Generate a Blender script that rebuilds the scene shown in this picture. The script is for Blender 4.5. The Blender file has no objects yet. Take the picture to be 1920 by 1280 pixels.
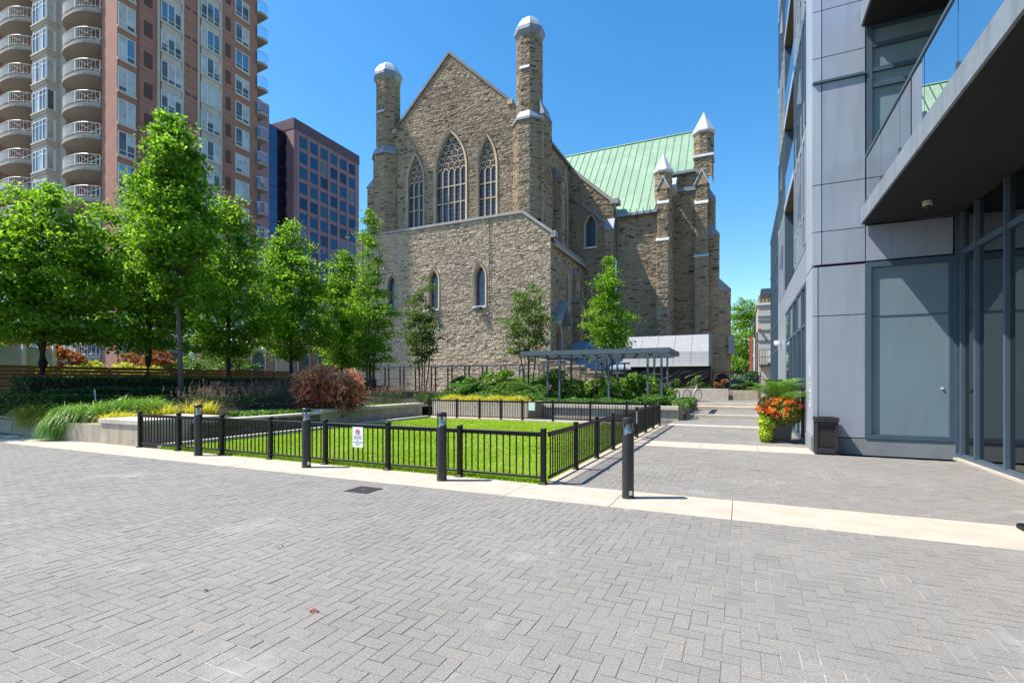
import bpy, math, random
import numpy as np
from mathutils import Vector, Matrix

random.seed(7)
rng = np.random.default_rng(7)
scene = bpy.context.scene
COL = scene.collection
R = math.radians

# ---------------------------------------------------------------- camera
CAM_H = 1.55
cam_data = bpy.data.cameras.new("camera")
cam = bpy.data.objects.new("camera", cam_data)
COL.objects.link(cam)
cam.location = (0, 0, CAM_H)
cam.rotation_euler = (R(90), 0, R(24.7))
cam_data.sensor_width = 36
cam_data.lens = 36 * 935 / 1920
cam_data.shift_y = 76 / 1920
cam_data.clip_start = 0.05
cam_data.clip_end = 3000
scene.camera = cam

# ---------------------------------------------------------------- sky and sun
SUN_EL = R(56)
SUN_DIR = Vector((math.cos(R(24.7)) * math.cos(SUN_EL), math.sin(R(24.7)) * math.cos(SUN_EL), -math.sin(SUN_EL)))
world = bpy.data.worlds.new("World")
scene.world = world
world.use_nodes = True
wn = world.node_tree.nodes
sky = wn.new("ShaderNodeTexSky")
sky.sky_type = 'NISHITA'
sky.sun_disc = False
sky.sun_elevation = SUN_EL
sky.sun_rotation = math.atan2(-SUN_DIR.x, -SUN_DIR.y)
sky.air_density = 1.0
sky.dust_density = 0.3
sky.ozone_density = 1.4
hsv = wn.new("ShaderNodeHueSaturation")
hsv.inputs["Saturation"].default_value = 1.36
hsv.inputs["Hue"].default_value = 0.495
world.node_tree.links.new(sky.outputs[0], hsv.inputs["Color"])
world.node_tree.links.new(hsv.outputs[0], wn["Background"].inputs[0])
wn["Background"].inputs[1].default_value = 0.15
sun_data = bpy.data.lights.new("sun", 'SUN')
sun_data.energy = 5.0
sun_data.angle = R(0.53)
sun_data.color = (1.0, 0.93, 0.82)
sun = bpy.data.objects.new("sun", sun_data)
COL.objects.link(sun)
sun.rotation_euler = SUN_DIR.to_track_quat('-Z', 'Y').to_euler()
sun.location = (-30, -10, 50)
scene.view_settings.view_transform = 'Standard'
scene.view_settings.look = 'None'
scene.view_settings.exposure = 0.72
scene.view_settings.gamma = 1.0
scene.render.engine = 'CYCLES'
scene.cycles.use_denoising = True
scene.cycles.max_bounces = 8
scene.cycles.transparent_max_bounces = 16
scene.cycles.caustics_reflective = False
scene.cycles.caustics_refractive = False

# ---------------------------------------------------------------- materials
MATS = {}


def _nt(name):
    m = bpy.data.materials.new(name)
    m.use_nodes = True
    nt = m.node_tree
    return m, nt, nt.nodes["Principled BSDF"], nt.nodes["Material Output"]


def mat(name, col, rough=0.7, metal=0.0, ramp=None, noise=None, bump=None, spec=None, trans=0.0,
        patch=None, coat=0.0, streak=None, ior=None):
    """ramp: colours picked by the 'var' attribute; noise: (scale, amount); bump: (scale, strength, distance);
    patch: (scale, colour, low, high) stains; streak: (colour, amount) vertical weathering"""
    if name in MATS:
        return MATS[name]
    m, nt, bs, out = _nt(name)
    N, L = nt.nodes, nt.links
    geo = N.new("ShaderNodeNewGeometry")
    cur = None
    if ramp:
        at = N.new("ShaderNodeAttribute")
        at.attribute_name = "var"
        cr = N.new("ShaderNodeValToRGB")
        els = cr.color_ramp.elements
        while len(els) < len(ramp):
            els.new(0.5)
        for i, c in enumerate(ramp):
            els[i].position = i / (len(ramp) - 1)
            els[i].color = (*c, 1)
        L.new(at.outputs["Fac"], cr.inputs[0])
        cur = cr.outputs[0]
    else:
        rgb = N.new("ShaderNodeRGB")
        rgb.outputs[0].default_value = (*col, 1)
        cur = rgb.outputs[0]
    if noise:
        ns = noise if isinstance(noise, list) else [noise]
        for sc, am in ns:
            t = N.new("ShaderNodeTexNoise")
            t.inputs["Scale"].default_value = sc
            t.inputs["Detail"].default_value = 5
            L.new(geo.outputs["Position"], t.inputs["Vector"])
            mr = N.new("ShaderNodeMapRange")
            mr.inputs[1].default_value = 0.3
            mr.inputs[2].default_value = 0.7
            mr.inputs[3].default_value = 1 - am
            mr.inputs[4].default_value = 1 + am
            L.new(t.outputs["Fac"], mr.inputs[0])
            mx = N.new("ShaderNodeVectorMath")
            mx.operation = 'SCALE'
            L.new(cur, mx.inputs[0])
            L.new(mr.outputs[0], mx.inputs["Scale"])
            cur = mx.outputs[0]
    if patch:
        for sc, c, lo, hi, *mpg in (patch if isinstance(patch, list) else [patch]):
            t = N.new("ShaderNodeTexNoise")
            t.inputs["Scale"].default_value = sc
            t.inputs["Detail"].default_value = 6
            t.inputs["Roughness"].default_value = 0.65
            if mpg:
                mp = N.new("ShaderNodeMapping")
                mp.inputs["Scale"].default_value = mpg[0]
                mp.inputs["Rotation"].default_value = (0, 0, mpg[1])
                L.new(geo.outputs["Position"], mp.inputs[0])
                L.new(mp.outputs[0], t.inputs["Vector"])
            else:
                L.new(geo.outputs["Position"], t.inputs["Vector"])
            mr = N.new("ShaderNodeMapRange")
            mr.inputs[1].default_value = lo
            mr.inputs[2].default_value = hi
            L.new(t.outputs["Fac"], mr.inputs[0])
            mx = N.new("ShaderNodeMix")
            mx.data_type = 'RGBA'
            L.new(mr.outputs[0], mx.inputs[0])
            L.new(cur, mx.inputs[6])
            mx.inputs[7].default_value = (*c, 1)
            cur = mx.outputs[2]
    if streak:
        c, am = streak
        mp = N.new("ShaderNodeMapping")
        mp.inputs["Scale"].default_value = (5, 5, 0.5)
        L.new(geo.outputs["Position"], mp.inputs[0])
        t = N.new("ShaderNodeTexNoise")
        t.inputs["Scale"].default_value = 1.3
        t.inputs["Detail"].default_value = 5
        L.new(mp.outputs[0], t.inputs["Vector"])
        mr = N.new("ShaderNodeMapRange")
        mr.inputs[1].default_value = 0.45
        mr.inputs[2].default_value = 0.75
        mr.inputs[4].default_value = am
        L.new(t.outputs["Fac"], mr.inputs[0])
        mx = N.new("ShaderNodeMix")
        mx.data_type = 'RGBA'
        L.new(mr.outputs[0], mx.inputs[0])
        L.new(cur, mx.inputs[6])
        mx.inputs[7].default_value = (*c, 1)
        cur = mx.outputs[2]
    L.new(cur, bs.inputs["Base Color"])
    bs.inputs["Roughness"].default_value = rough
    bs.inputs["Metallic"].default_value = metal
    if spec is not None:
        bs.inputs["Specular IOR Level"].default_value = spec
    if ior is not None:
        bs.inputs["IOR"].default_value = ior
    if coat:
        bs.inputs["Coat Weight"].default_value = coat
        bs.inputs["Coat Roughness"].default_value = 0.05
    if bump:
        t = N.new("ShaderNodeTexNoise")
        t.inputs["Scale"].default_value = bump[0]
        t.inputs["Detail"].default_value = 6
        L.new(geo.outputs["Position"], t.inputs["Vector"])
        b = N.new("ShaderNodeBump")
        b.inputs["Strength"].default_value = bump[1]
        b.inputs["Distance"].default_value = bump[2] if len(bump) > 2 else 0.02
        L.new(t.outputs["Fac"], b.inputs["Height"])
        L.new(b.outputs[0], bs.inputs["Normal"])
    if trans:
        tr = N.new("ShaderNodeBsdfTranslucent")
        hs = N.new("ShaderNodeHueSaturation")
        hs.inputs["Value"].default_value = 2.0
        L.new(cur, hs.inputs["Color"])
        L.new(hs.outputs[0], tr.inputs["Color"])
        ms = N.new("ShaderNodeMixShader")
        ms.inputs[0].default_value = trans
        L.new(bs.outputs[0], ms.inputs[1])
        L.new(tr.outputs[0], ms.inputs[2])
        L.new(ms.outputs[0], out.inputs[0])
    MATS[name] = m
    return m


def glass_mat(name, tint=(0.9, 0.95, 0.95), boost=0.06, rough=0.0, ior=1.52):
    """clear pane: what lies behind it shows through, more mirror at grazing angles"""
    if name in MATS:
        return MATS[name]
    m, nt, bs, out = _nt(name)
    N, L = nt.nodes, nt.links
    N.remove(bs)
    fr = N.new("ShaderNodeFresnel")
    fr.inputs[0].default_value = ior
    ad = N.new("ShaderNodeMath")
    ad.operation = 'ADD'
    ad.use_clamp = True
    ad.inputs[1].default_value = boost
    L.new(fr.outputs[0], ad.inputs[0])
    gl = N.new("ShaderNodeBsdfGlossy")
    gl.inputs["Roughness"].default_value = rough
    tr = N.new("ShaderNodeBsdfTransparent")
    tr.inputs[0].default_value = (*tint, 1)
    ms = N.new("ShaderNodeMixShader")
    L.new(ad.outputs[0], ms.inputs[0])
    L.new(tr.outputs[0], ms.inputs[1])
    L.new(gl.outputs[0], ms.inputs[2])
    L.new(ms.outputs[0], out.inputs[0])
    MATS[name] = m
    return m


# ---------------------------------------------------------------- object helpers
OFF = {}


def thing(name, label, cat, loc=(0, 0, 0), group=None, kind=None):
    o = bpy.data.objects.new(name, None)
    o.empty_display_size = 0.2
    COL.objects.link(o)
    o.location = loc
    OFF[o] = Vector(loc)
    tag(o, label, cat, group, kind)
    return o


def tag(o, label=None, cat=None, group=None, kind=None):
    if label:
        o["label"] = label
    if cat:
        o["category"] = cat
    if group:
        o["group"] = group
    if kind:
        o["kind"] = kind
    return o


def link(name, me, m, parent=None, kind=None, label=None, cat=None, group=None, loc=None):
    o = bpy.data.objects.new(name, me)
    COL.objects.link(o)
    if m is not None and len(me.materials) == 0:
        me.materials.append(m)
    if parent is not None:
        o.parent = parent
        OFF[o] = OFF[parent]
    else:
        OFF[o] = Vector(loc) if loc else Vector((0, 0, 0))
        if loc:
            o.location = loc
    tag(o, label, cat, group, kind)
    return o


def np_mesh(name, V, F, var=None, smooth=False):
    """V (n,3), F (m,k) arrays"""
    me = bpy.data.meshes.new(name)
    n, (m, k) = len(V), F.shape
    me.vertices.add(n)
    me.vertices.foreach_set("co", np.ascontiguousarray(V, dtype=np.float32).ravel())
    me.loops.add(m * k)
    me.loops.foreach_set("vertex_index", np.ascontiguousarray(F, dtype=np.int32).ravel())
    me.polygons.add(m)
    me.polygons.foreach_set("loop_start", np.arange(0, m * k, k, dtype=np.int32))
    me.polygons.foreach_set("loop_total", np.full(m, k, dtype=np.int32))
    me.polygons.foreach_set("use_smooth", np.full(m, bool(smooth)))
    if var is not None:
        a = me.attributes.new("var", 'FLOAT', 'POINT')
        a.data.foreach_set("value", np.ascontiguousarray(var, dtype=np.float32))
    me.update()
    me.validate()
    return me


class MB:
    def __init__(s):
        s.v, s.f, s.c = [], [], []

    def add(s, vs, fs, var=0.5):
        b = len(s.v)
        s.v += [tuple(p) for p in vs]
        s.f += [tuple(b + i for i in f) for f in fs]
        s.c += [var] * len(vs)
        return s

    def box(s, x0, x1, y0, y1, z0, z1, var=0.5):
        return s.add([(x0, y0, z0), (x1, y0, z0), (x1, y1, z0), (x0, y1, z0), (x0, y0, z1), (x1, y0, z1), (x1, y1, z1), (x0, y1, z1)],
                     [(3, 2, 1, 0), (4, 5, 6, 7), (0, 1, 5, 4), (1, 2, 6, 5), (2, 3, 7, 6), (3, 0, 4, 7)], var)

    def bbox(s, x0, x1, y0, y1, z0, z1, b=0.01, var=0.5):
        """box with chamfered top edges and chamfered vertical edges"""
        def ring(i, z):
            return [(x0 + i + b, y0 + i, z), (x1 - i - b, y0 + i, z), (x1 - i, y0 + i + b, z), (x1 - i, y1 - i - b, z),
                    (x1 - i - b, y1 - i, z), (x0 + i + b, y1 - i, z), (x0 + i, y1 - i - b, z), (x0 + i, y0 + i + b, z)]
        vs = ring(0, z0) + ring(0, z1 - b) + ring(b, z1)
        fs = [tuple(range(7, -1, -1)), tuple(range(16, 24))]
        for r in (0, 8):
            for i in range(8):
                j = (i + 1) % 8
                fs.append((r + i, r + j, r + 8 + j, r + 8 + i))
        return s.add(vs, fs, var)

    def hexa(s, lo, hi, var=0.5):
        """8 corners: lo ring then hi ring, counter clockwise seen from above"""
        return s.add(list(lo) + list(hi), [(3, 2, 1, 0), (4, 5, 6, 7), (0, 1, 5, 4), (1, 2, 6, 5), (2, 3, 7, 6), (3, 0, 4, 7)], var)

    def tube(s, pts, rad, n=8, var=0.5, caps=True):
        pts = [Vector(p) for p in pts]
        if not hasattr(rad, '__len__'):
            rad = [rad] * len(pts)
        vs, fs = [], []
        for i, p in enumerate(pts):
            d = (pts[min(i + 1, len(pts) - 1)] - pts[max(i - 1, 0)])
            d.normalize()
            u = d.cross(Vector((0, 0, 1)))
            if u.length < 1e-3:
                u = Vector((1, 0, 0))
            u.normalize()
            w = d.cross(u)
            for k in range(n):
                a = 2 * math.pi * k / n
                vs.append(p + (u * math.cos(a) + w * math.sin(a)) * rad[i])
        for i in range(len(pts) - 1):
            for k in range(n):
                j = (k + 1) % n
                fs.append((i * n + k, (i + 1) * n + k, (i + 1) * n + j, i * n + j))
        if caps:
            fs.append(tuple(range(n)))
            fs.append(tuple(range(len(pts) * n - 1, (len(pts) - 1) * n - 1, -1)))
        return s.add(vs, fs, var)

    def lathe(s, c, prof, n=16, var=0.5, rot=0.0):
        """prof: list of (radius, z) from bottom to top"""
        vs, fs = [], []
        for r, z in prof:
            for k in range(n):
                a = 2 * math.pi * k / n + rot
                vs.append((c[0] + r * math.cos(a), c[1] + r * math.sin(a), c[2] + z))
        for i in range(len(prof) - 1):
            for k in range(n):
                j = (k + 1) % n
                fs.append((i * n + k, i * n + j, (i + 1) * n + j, (i + 1) * n + k))
        fs.append(tuple(range(n - 1, -1, -1)))
        fs.append(tuple(range((len(prof) - 1) * n, len(prof) * n)))
        return s.add(vs, fs, var)

    def prism(s, poly, ax, a0, a1, var=0.5):
        """poly: (u, z) points; ax 'y': u is x, extruded from y=a0 to a1; ax 'x': u is y"""
        n = len(poly)
        if ax == 'y':
            vs = [(u, a0, z) for u, z in poly] + [(u, a1, z) for u, z in poly]
        elif ax == 'x':
            vs = [(a0, u, z) for u, z in poly] + [(a1, u, z) for u, z in poly]
        else:
            vs = [(u, z, a0) for u, z in poly] + [(u, z, a1) for u, z in poly]
        fs = [tuple(range(n)), tuple(range(2 * n - 1, n - 1, -1))]
        for i in range(n):
            j = (i + 1) % n
            fs.append((i, n + i, n + j, j))
        return s.add(vs, fs, var)

    def mesh(s, name, off=None, smooth=False):
        me = bpy.data.meshes.new(name)
        vs = s.v
        if off is not None and off.length > 0:
            vs = [(x - off.x, y - off.y, z - off.z) for x, y, z in vs]
        me.from_pydata(vs, [], s.f)
        a = me.attributes.new("var", 'FLOAT', 'POINT')
        a.data.foreach_set("value", np.array(s.c, dtype=np.float32))
        if smooth:
            me.polygons.foreach_set("use_smooth", [True] * len(me.polygons))
        me.update()
        return me

    def build(s, name, m, parent=None, smooth=False, kind=None, fix=True, **kw):
        off = OFF[parent] if parent is not None else (Vector(kw['loc']) if kw.get('loc') else None)
        me = s.mesh(name, off, smooth)
        if fix:
            import bmesh
            bm = bmesh.new()
            bm.from_mesh(me)
            bmesh.ops.recalc_face_normals(bm, faces=bm.faces)
            bm.to_mesh(me)
            bm.free()
        return link(name, me, m, parent, kind, **kw)


def B(x0, x1, y0, y1, z0, z1, var=0.5):
    return MB().box(x0, x1, y0, y1, z0, z1, var)


def copy_tree(o, parent=None):
    c = o.copy()
    COL.objects.link(c)
    c.parent = parent
    OFF[c] = OFF.get(o, Vector((0, 0, 0)))
    for ch in list(o.children):
        copy_tree(ch, c)
    return c


# ---------------------------------------------------------------- foliage helpers
def leaf_mesh(name, P, size, up=0.35, var=None, aspect=0.55, nrm=None, sun_bias=0.0):
    """folded leaf at each point of P (n,3)"""
    n = len(P)
    d = rng.normal(size=(n, 3))
    if nrm is not None:
        d = d * 0.6 + nrm
    d[:, 2] -= 0.15
    d /= np.linalg.norm(d, axis=1)[:, None]
    nv = rng.normal(size=(n, 3))
    nv[:, 2] += up * 4
    s = np.cross(d, nv)
    s /= (np.linalg.norm(s, axis=1)[:, None] + 1e-9)
    up_v = np.cross(s, d)
    sz = size * rng.uniform(0.6, 1.35, n)[:, None]
    a = P - d * sz * 0.5
    t = P + d * sz * 0.5
    l = P + s * sz * aspect * 0.5 + up_v * sz * 0.14
    r = P - s * sz * aspect * 0.5 + up_v * sz * 0.14
    V = np.stack([a, l, t, r], 1).reshape(-1, 3)
    i = np.arange(n)[:, None] * 4
    F = np.concatenate([i + np.array([[0, 1, 2]]), i + np.array([[0, 2, 3]])], 0)
    if var is None:
        var = rng.uniform(0, 1, n)
    return np_mesh(name, V, F, np.repeat(var, 4))


def blade_mesh(name, base, tipdir, length, width, droop, seg=4, var=None):
    """arching blades: base (n,3), horizontal direction tipdir (n,2)"""
    n = len(base)
    t = np.linspace(0, 1, seg + 1)
    side = np.stack([-tipdir[:, 1], tipdir[:, 0], np.zeros(n)], 1)
    V = np.zeros((n, seg + 1, 2, 3))
    for k, tt in enumerate(t):
        hor = tipdir * (length * (tt * 0.35 + 0.5 * tt ** 2) * droop[:, 1])[:, None]
        zz = length * (tt * droop[:, 2] - droop[:, 0] * tt ** 2.2)
        c = base + np.concatenate([hor, zz[:, None]], 1)
        w = (width * (1 - tt ** 1.5) + 0.001)[:, None] * 0.5
        V[:, k, 0] = c - side * w
        V[:, k, 1] = c + side * w
    V = V.reshape(-1, 3)
    F = []
    b = np.arange(n)[:, None] * (seg + 1) * 2
    for k in range(seg):
        F.append(b + np.array([[2 * k, 2 * k + 1, 2 * k + 3, 2 * k + 2]]))
    F = np.concatenate(F, 0)
    if var is None:
        var = rng.uniform(0, 1, n)
    return np_mesh(name, V, F, np.repeat(var, (seg + 1) * 2), smooth=True)
# ---------------------------------------------------------------- material library
M_conc = mat("concrete_pale", (0.47, 0.41, 0.34), 0.85, noise=[(3, 0.10), (60, 0.08)], bump=(90, 0.25, 0.004), patch=(1.7, (0.36, 0.32, 0.27), 0.56, 0.8))
M_wallconc = mat("concrete_wall", (0.43, 0.36, 0.28), 0.88, noise=[(2.5, 0.14), (40, 0.08)], bump=(60, 0.3, 0.005), streak=((0.17, 0.155, 0.13), 0.6))
M_cap = mat("concrete_cap", (0.50, 0.45, 0.38), 0.85, noise=[(4, 0.10), (70, 0.08)], bump=(80, 0.25, 0.004), patch=(2.2, (0.30, 0.27, 0.23), 0.55, 0.8))
M_paver = mat("grey_paver", None, 0.88, ramp=[(0.208, 0.199, 0.187), (0.222, 0.212, 0.199), (0.234, 0.223, 0.209), (0.226, 0.216, 0.202), (0.24, 0.224, 0.204)],
              noise=[(0.55, 0.07), (70, 0.20), (190, 0.3)], bump=(220, 0.5, 0.003), patch=[(0.9, (0.40, 0.395, 0.38), 0.60, 0.84), (1.6, (0.14, 0.135, 0.13), 0.60, 0.88), (1.0, (0.36, 0.352, 0.34), 0.60, 0.86, (1.6, 0.30, 1), 0.12), (3.5, (0.10, 0.095, 0.09), 0.70, 0.78)])
M_joint = mat("joint_sand", (0.20, 0.195, 0.19), 0.95, patch=[(0.9, (0.46, 0.455, 0.45), 0.47, 0.64), (2.3, (0.18, 0.175, 0.165), 0.58, 0.68)], noise=(80, 0.2))
M_ground = mat("asphalt", (0.09, 0.09, 0.088), 0.9, noise=(4, 0.15))
M_soil = mat("soil", (0.055, 0.042, 0.03), 0.95, noise=(20, 0.3), bump=(30, 0.6, 0.03))
M_black = mat("black_metal", (0.007, 0.007, 0.008), 0.45, noise=(14, 0.2), spec=0.25)
M_steelgrey = mat("grey_blue_steel", (0.078, 0.108, 0.138), 0.55, noise=(6, 0.08))
M_iron = mat("cast_iron", (0.06, 0.05, 0.05), 0.6, metal=0.4, noise=(40, 0.2))

# ---------------------------------------------------------------- ground
me = MB().add([(-600, -300, -0.07), (400, -300, -0.07), (400, 900, -0.07), (-600, 900, -0.07)], [(0, 1, 2, 3)]).build(
    "ground", M_ground, fix=False, kind="structure")

W = 0.1


def herring(x0, x1, y0, y1, z, skip=None):
    """rectangles of a 2:1 herringbone laid square to the plaza, cut at the region's edge"""
    out = []
    for i in range(int(x0 / W) - 3, int(x1 / W) + 3):
        for j in range(int(y0 / W) - 3, int(y1 / W) + 3):
            if (i - j) % 4:
                continue
            for (a, b, c, d) in ((i, i + 2, j, j + 1), (i + 2, i + 3, j - 1, j + 1)):
                u0, u1, v0, v1 = max(a * W, x0), min(b * W, x1), max(c * W, y0), min(d * W, y1)
                if u1 - u0 < 0.03 or v1 - v0 < 0.03:
                    continue
                if skip and skip(0.5 * (u0 + u1), 0.5 * (v0 + v1)):
                    continue
                out.append((u0, u1, v0, v1, z))
    return np.array(out)


def paver_arrays(rc):
    n = len(rc)
    g, b = 0.0020, 0.0016
    x0, x1, y0, y1, z = rc.T
    dz = rng.normal(0, 0.0007, n)
    tx = rng.normal(0, 0.0006, n)
    ty = rng.normal(0, 0.0006, n)
    V = np.zeros((n, 8, 3))
    for k, (sx, sy) in enumerate(((0, 0), (1, 0), (1, 1), (0, 1))):
        cx = np.where(sx, x1 - g, x0 + g)
        cy = np.where(sy, y1 - g, y0 + g)
        V[:, k] = np.stack([cx, cy, z - 0.02], 1)
        V[:, k + 4] = np.stack([cx + (-b if sx else b), cy + (-b if sy else b), z + dz + (tx if sx else -tx) + (ty if sy else -ty)], 1)
    F = np.array([[4, 5, 6, 7], [0, 1, 5, 4], [1, 2, 6, 5], [2, 3, 7, 6], [3, 0, 4, 7]])
    return V, F


def paving(name, regions, z, label_parent_kind="structure", parts=0, joint=None):
    rc = np.concatenate([herring(*r, z, skip=sk) for r, sk in regions])
    V, F = paver_arrays(rc)
    n = len(rc)
    var = rng.uniform(0, 1, n)
    (r0, _) = regions[0]
    jb = MB()
    for r, _s in regions:
        jb.add([(r[0], r[2], z - 0.0030), (r[1], r[2], z - 0.0030), (r[1], r[3], z - 0.0030), (r[0], r[3], z - 0.0030)], [(0, 1, 2, 3)])
    root = jb.build(name, M_joint, fix=False, kind="structure")
    order = np.arange(n)
    if parts:
        c = V[:, 4:].mean(1)
        d = -math.sin(R(24.7)) * c[:, 0] + math.cos(R(24.7)) * c[:, 1]
        a = math.cos(R(24.7)) * c[:, 0] + math.sin(R(24.7)) * c[:, 1]
        seen = (d > 2.45) & (np.abs(a / np.maximum(d, 0.1)) < 1.03)
        order = np.argsort(np.where(seen, d, 1e6 + d))
        for i in order[:parts]:
            me = np_mesh("paver", V[i], F, np.full(8, var[i]))
            link("paver", me, M_paver, root)
        order = order[parts:]
    Vr = V[order].reshape(-1, 3)
    Fr = (np.arange(len(order))[:, None, None] * 8 + F[None]).reshape(-1, 4)
    link("paver_field", np_mesh("paver_field", Vr, Fr, np.repeat(var[order], 8)), M_paver, root, kind="stuff")
    return root


drain = (-5.15, -4.72, 5.42, 5.82)
paving("plaza_paving", [((-26.0, 6.5, 0.9, 6.15), lambda x, y: drain[0] < x < drain[1] and drain[2] < y < drain[3])], 0.0, parts=300)
paving("path_paving", [((-2.45, 4.0, 7.15, 12.45), None), ((-2.45, 1.45, 13.55, 18.7), None), ((-2.45, 1.45, 19.4, 22.85), None)], 0.0)
paving("landing_paving", [((-2.2, 1.45, 23.2, 27.3), None)], 0.16)
paving("terrace_paving", [((-8.0, 1.45, 28.6, 32.6), None)], 0.46)


def slabs(name, cuts, y0, y1, z, m=M_conc, th=0.09, x_axis=True):
    root = MB().add([(cuts[0], y0, z - 0.02), (cuts[-1], y0, z - 0.02), (cuts[-1], y1, z - 0.02), (cuts[0], y1, z - 0.02)],
                    [(0, 1, 2, 3)]).build(name, M_joint, fix=False, kind="structure")
    for a, b in zip(cuts[:-1], cuts[1:]):
        MB().bbox(a + 0.003, b - 0.003, y0, y1, z - th, z + 0.001, 0.004).build("slab", m, root)
    return root


slabs("concrete_strip", [-26, -24, -21.7, -19.4, -17.2, -14.9, -13.0, -10.9, -8.6, -6.4, -4.6, -2.95, -1.5, -0.1, 1.6, 3.2, 4.8, 6.5], 6.15, 7.15, 0.0)
slabs("path_band", [-2.45, -0.9, 0.35, 1.45], 12.45, 13.55, 0.0)
slabs("path_cross_band", [-2.45, -0.6, 1.45], 18.7, 19.4, 0.0)
slabs("fence_kerb", [7.15, 10, 12.5, 15, 18.6][:1] + [7.2], 7.15, 7.16, -0.02) if False else None
MB().bbox(-2.74, -2.45, 7.15, 18.75, -0.09, 0.012, 0.006).build("lawn_kerb", M_conc, kind="structure")
MB().bbox(-13.0, -2.74, 18.12, 19.2, -0.09, 0.008, 0.006).build("lawn_back_kerb", M_conc, kind="structure")
MB().bbox(-12.45, -12.27, 7.15, 18.12, -0.09, 0.10, 0.008).build("water_kerb", M_cap, kind="structure")

# ---------------------------------------------------------------- steps and terrace
st = thing("steps", None, None, (0, 22.85, 0), kind="structure")
MB().bbox(-2.2, 1.45, 22.85, 23.2, -0.05, 0.16, 0.008).build("step", M_conc, st)
MB().bbox(-2.2, 1.45, 27.3, 28.2, 0.0, 0.31, 0.008).build("step", M_conc, st)
MB().bbox(-2.2, 1.45, 28.2, 28.6, 0.0, 0.46, 0.008).build("step", M_conc, st)
B(-2.2, 1.45, 23.2, 27.3, -0.05, 0.145).build("landing_base", M_ground, st)
B(-33, 3.5, 28.62, 75, -0.05, 0.444).build("terrace", mat("terrace_concrete", (0.30, 0.28, 0.25), 0.9, noise=(3, 0.15)), kind="structure")

# ---------------------------------------------------------------- lawn
M_turf = mat("turf_base", (0.17, 0.27, 0.02), 0.9, noise=(30, 0.3))
lawn = MB()
lawn.add([(-12.27, 7.15, 0.0), (-2.74, 7.15, 0.0), (-2.74, 18.12, 0.0), (-12.27, 18.12, 0.0)], [(0, 1, 2, 3)])
lawn_o = lawn.build("lawn", M_turf, fix=False, kind="structure")
n = 160000
yy = 7.08 + (18.1 - 7.08) * rng.uniform(0, 1, n) ** 1.7
yy[:9000] = 7.15 + rng.normal(0, 0.035, 9000)
xx = rng.uniform(-12.26, -2.75, n)
h = rng.uniform(0.018, 0.045, n) * (1 + 0.35 * np.sin(xx * 1.3) * np.cos(yy * 1.1))
h[:9000] *= 1.7
ang = rng.uniform(0, 2 * math.pi, n)
w = rng.uniform(0.004, 0.009, n) * (1 + (yy - 7) * 0.12)
lean = rng.normal(0, 0.016, (n, 2))
dx, dy = np.cos(ang) * w, np.sin(ang) * w
V = np.stack([np.stack([xx - dx, yy - dy, np.zeros(n)], 1), np.stack([xx + dx, yy + dy, np.zeros(n)], 1),
              np.stack([xx + lean[:, 0], yy + lean[:, 1], h], 1)], 1).reshape(-1, 3)
F = np.arange(3 * n).reshape(-1, 3)
M_grass = mat("lawn_grass", None, 0.6, ramp=[(0.17, 0.29, 0.010), (0.25, 0.40, 0.012), (0.34, 0.48, 0.02), (0.44, 0.52, 0.06)], noise=[(0.5, 0.16), (5, 0.14)], patch=[(0.8, (0.42, 0.40, 0.10), 0.56, 0.80), (1.9, (0.16, 0.28, 0.015), 0.58, 0.8)], trans=0.35)
link("grass", np_mesh("grass", V, F, np.repeat(np.clip(rng.normal(0.5, 0.25, n), 0, 1), 3)), M_grass, kind="stuff",
     label="short bright green lawn grass inside the black railing", cat="grass")

# ---------------------------------------------------------------- drain cover
dr = thing("drain_cover", "square dark iron drain cover set in the grey pavers", "drain cover", (-4.93, 5.62, 0))
MB().bbox(drain[0] + 0.005, drain[1] - 0.005, drain[2] + 0.005, drain[3] - 0.005, -0.03, 0.005, 0.004).build("plate", M_iron, dr)
MB().lathe((-4.93, 5.62, 0), [(0.03, 0.004), (0.028, 0.008)], 12).build("lifting_hole", mat("worn_steel", (0.3, 0.3, 0.3), 0.4, metal=0.8), dr)
for k in range(6):
    B(drain[0] + 0.04, drain[1] - 0.04, drain[2] + 0.05 + k * 0.058, drain[2] + 0.068 + k * 0.058, 0.004, 0.0075).build("rib", M_iron, dr)

# black metal floor plate at the right edge of the strip
fp = thing("door_guide", "small black metal guide on the pale concrete strip at the right", "metal guide", (2.85, 6.95, 0))
MB().bbox(2.66, 3.1, 6.86, 7.08, 0.001, 0.055, 0.01).build("base", M_black, fp)
B(2.75, 3.0, 6.93, 7.01, 0.055, 0.075).build("slot", M_steelgrey, fp)
# ================================================================ church
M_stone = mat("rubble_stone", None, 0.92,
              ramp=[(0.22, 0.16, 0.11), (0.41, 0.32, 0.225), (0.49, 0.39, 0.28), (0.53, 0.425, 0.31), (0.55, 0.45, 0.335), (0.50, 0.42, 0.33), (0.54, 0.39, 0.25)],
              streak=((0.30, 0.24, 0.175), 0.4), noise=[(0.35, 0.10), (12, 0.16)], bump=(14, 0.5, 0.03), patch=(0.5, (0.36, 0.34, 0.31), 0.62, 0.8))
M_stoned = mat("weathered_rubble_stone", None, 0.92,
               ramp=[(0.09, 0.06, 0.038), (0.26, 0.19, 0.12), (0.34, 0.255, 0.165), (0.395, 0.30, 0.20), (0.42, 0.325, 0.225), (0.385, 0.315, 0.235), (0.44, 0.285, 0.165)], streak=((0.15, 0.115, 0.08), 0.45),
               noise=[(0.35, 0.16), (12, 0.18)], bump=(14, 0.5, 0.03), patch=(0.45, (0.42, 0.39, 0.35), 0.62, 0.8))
M_mortar = mat("mortar", (0.40, 0.315, 0.215), 0.95, noise=(6, 0.2))
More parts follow.
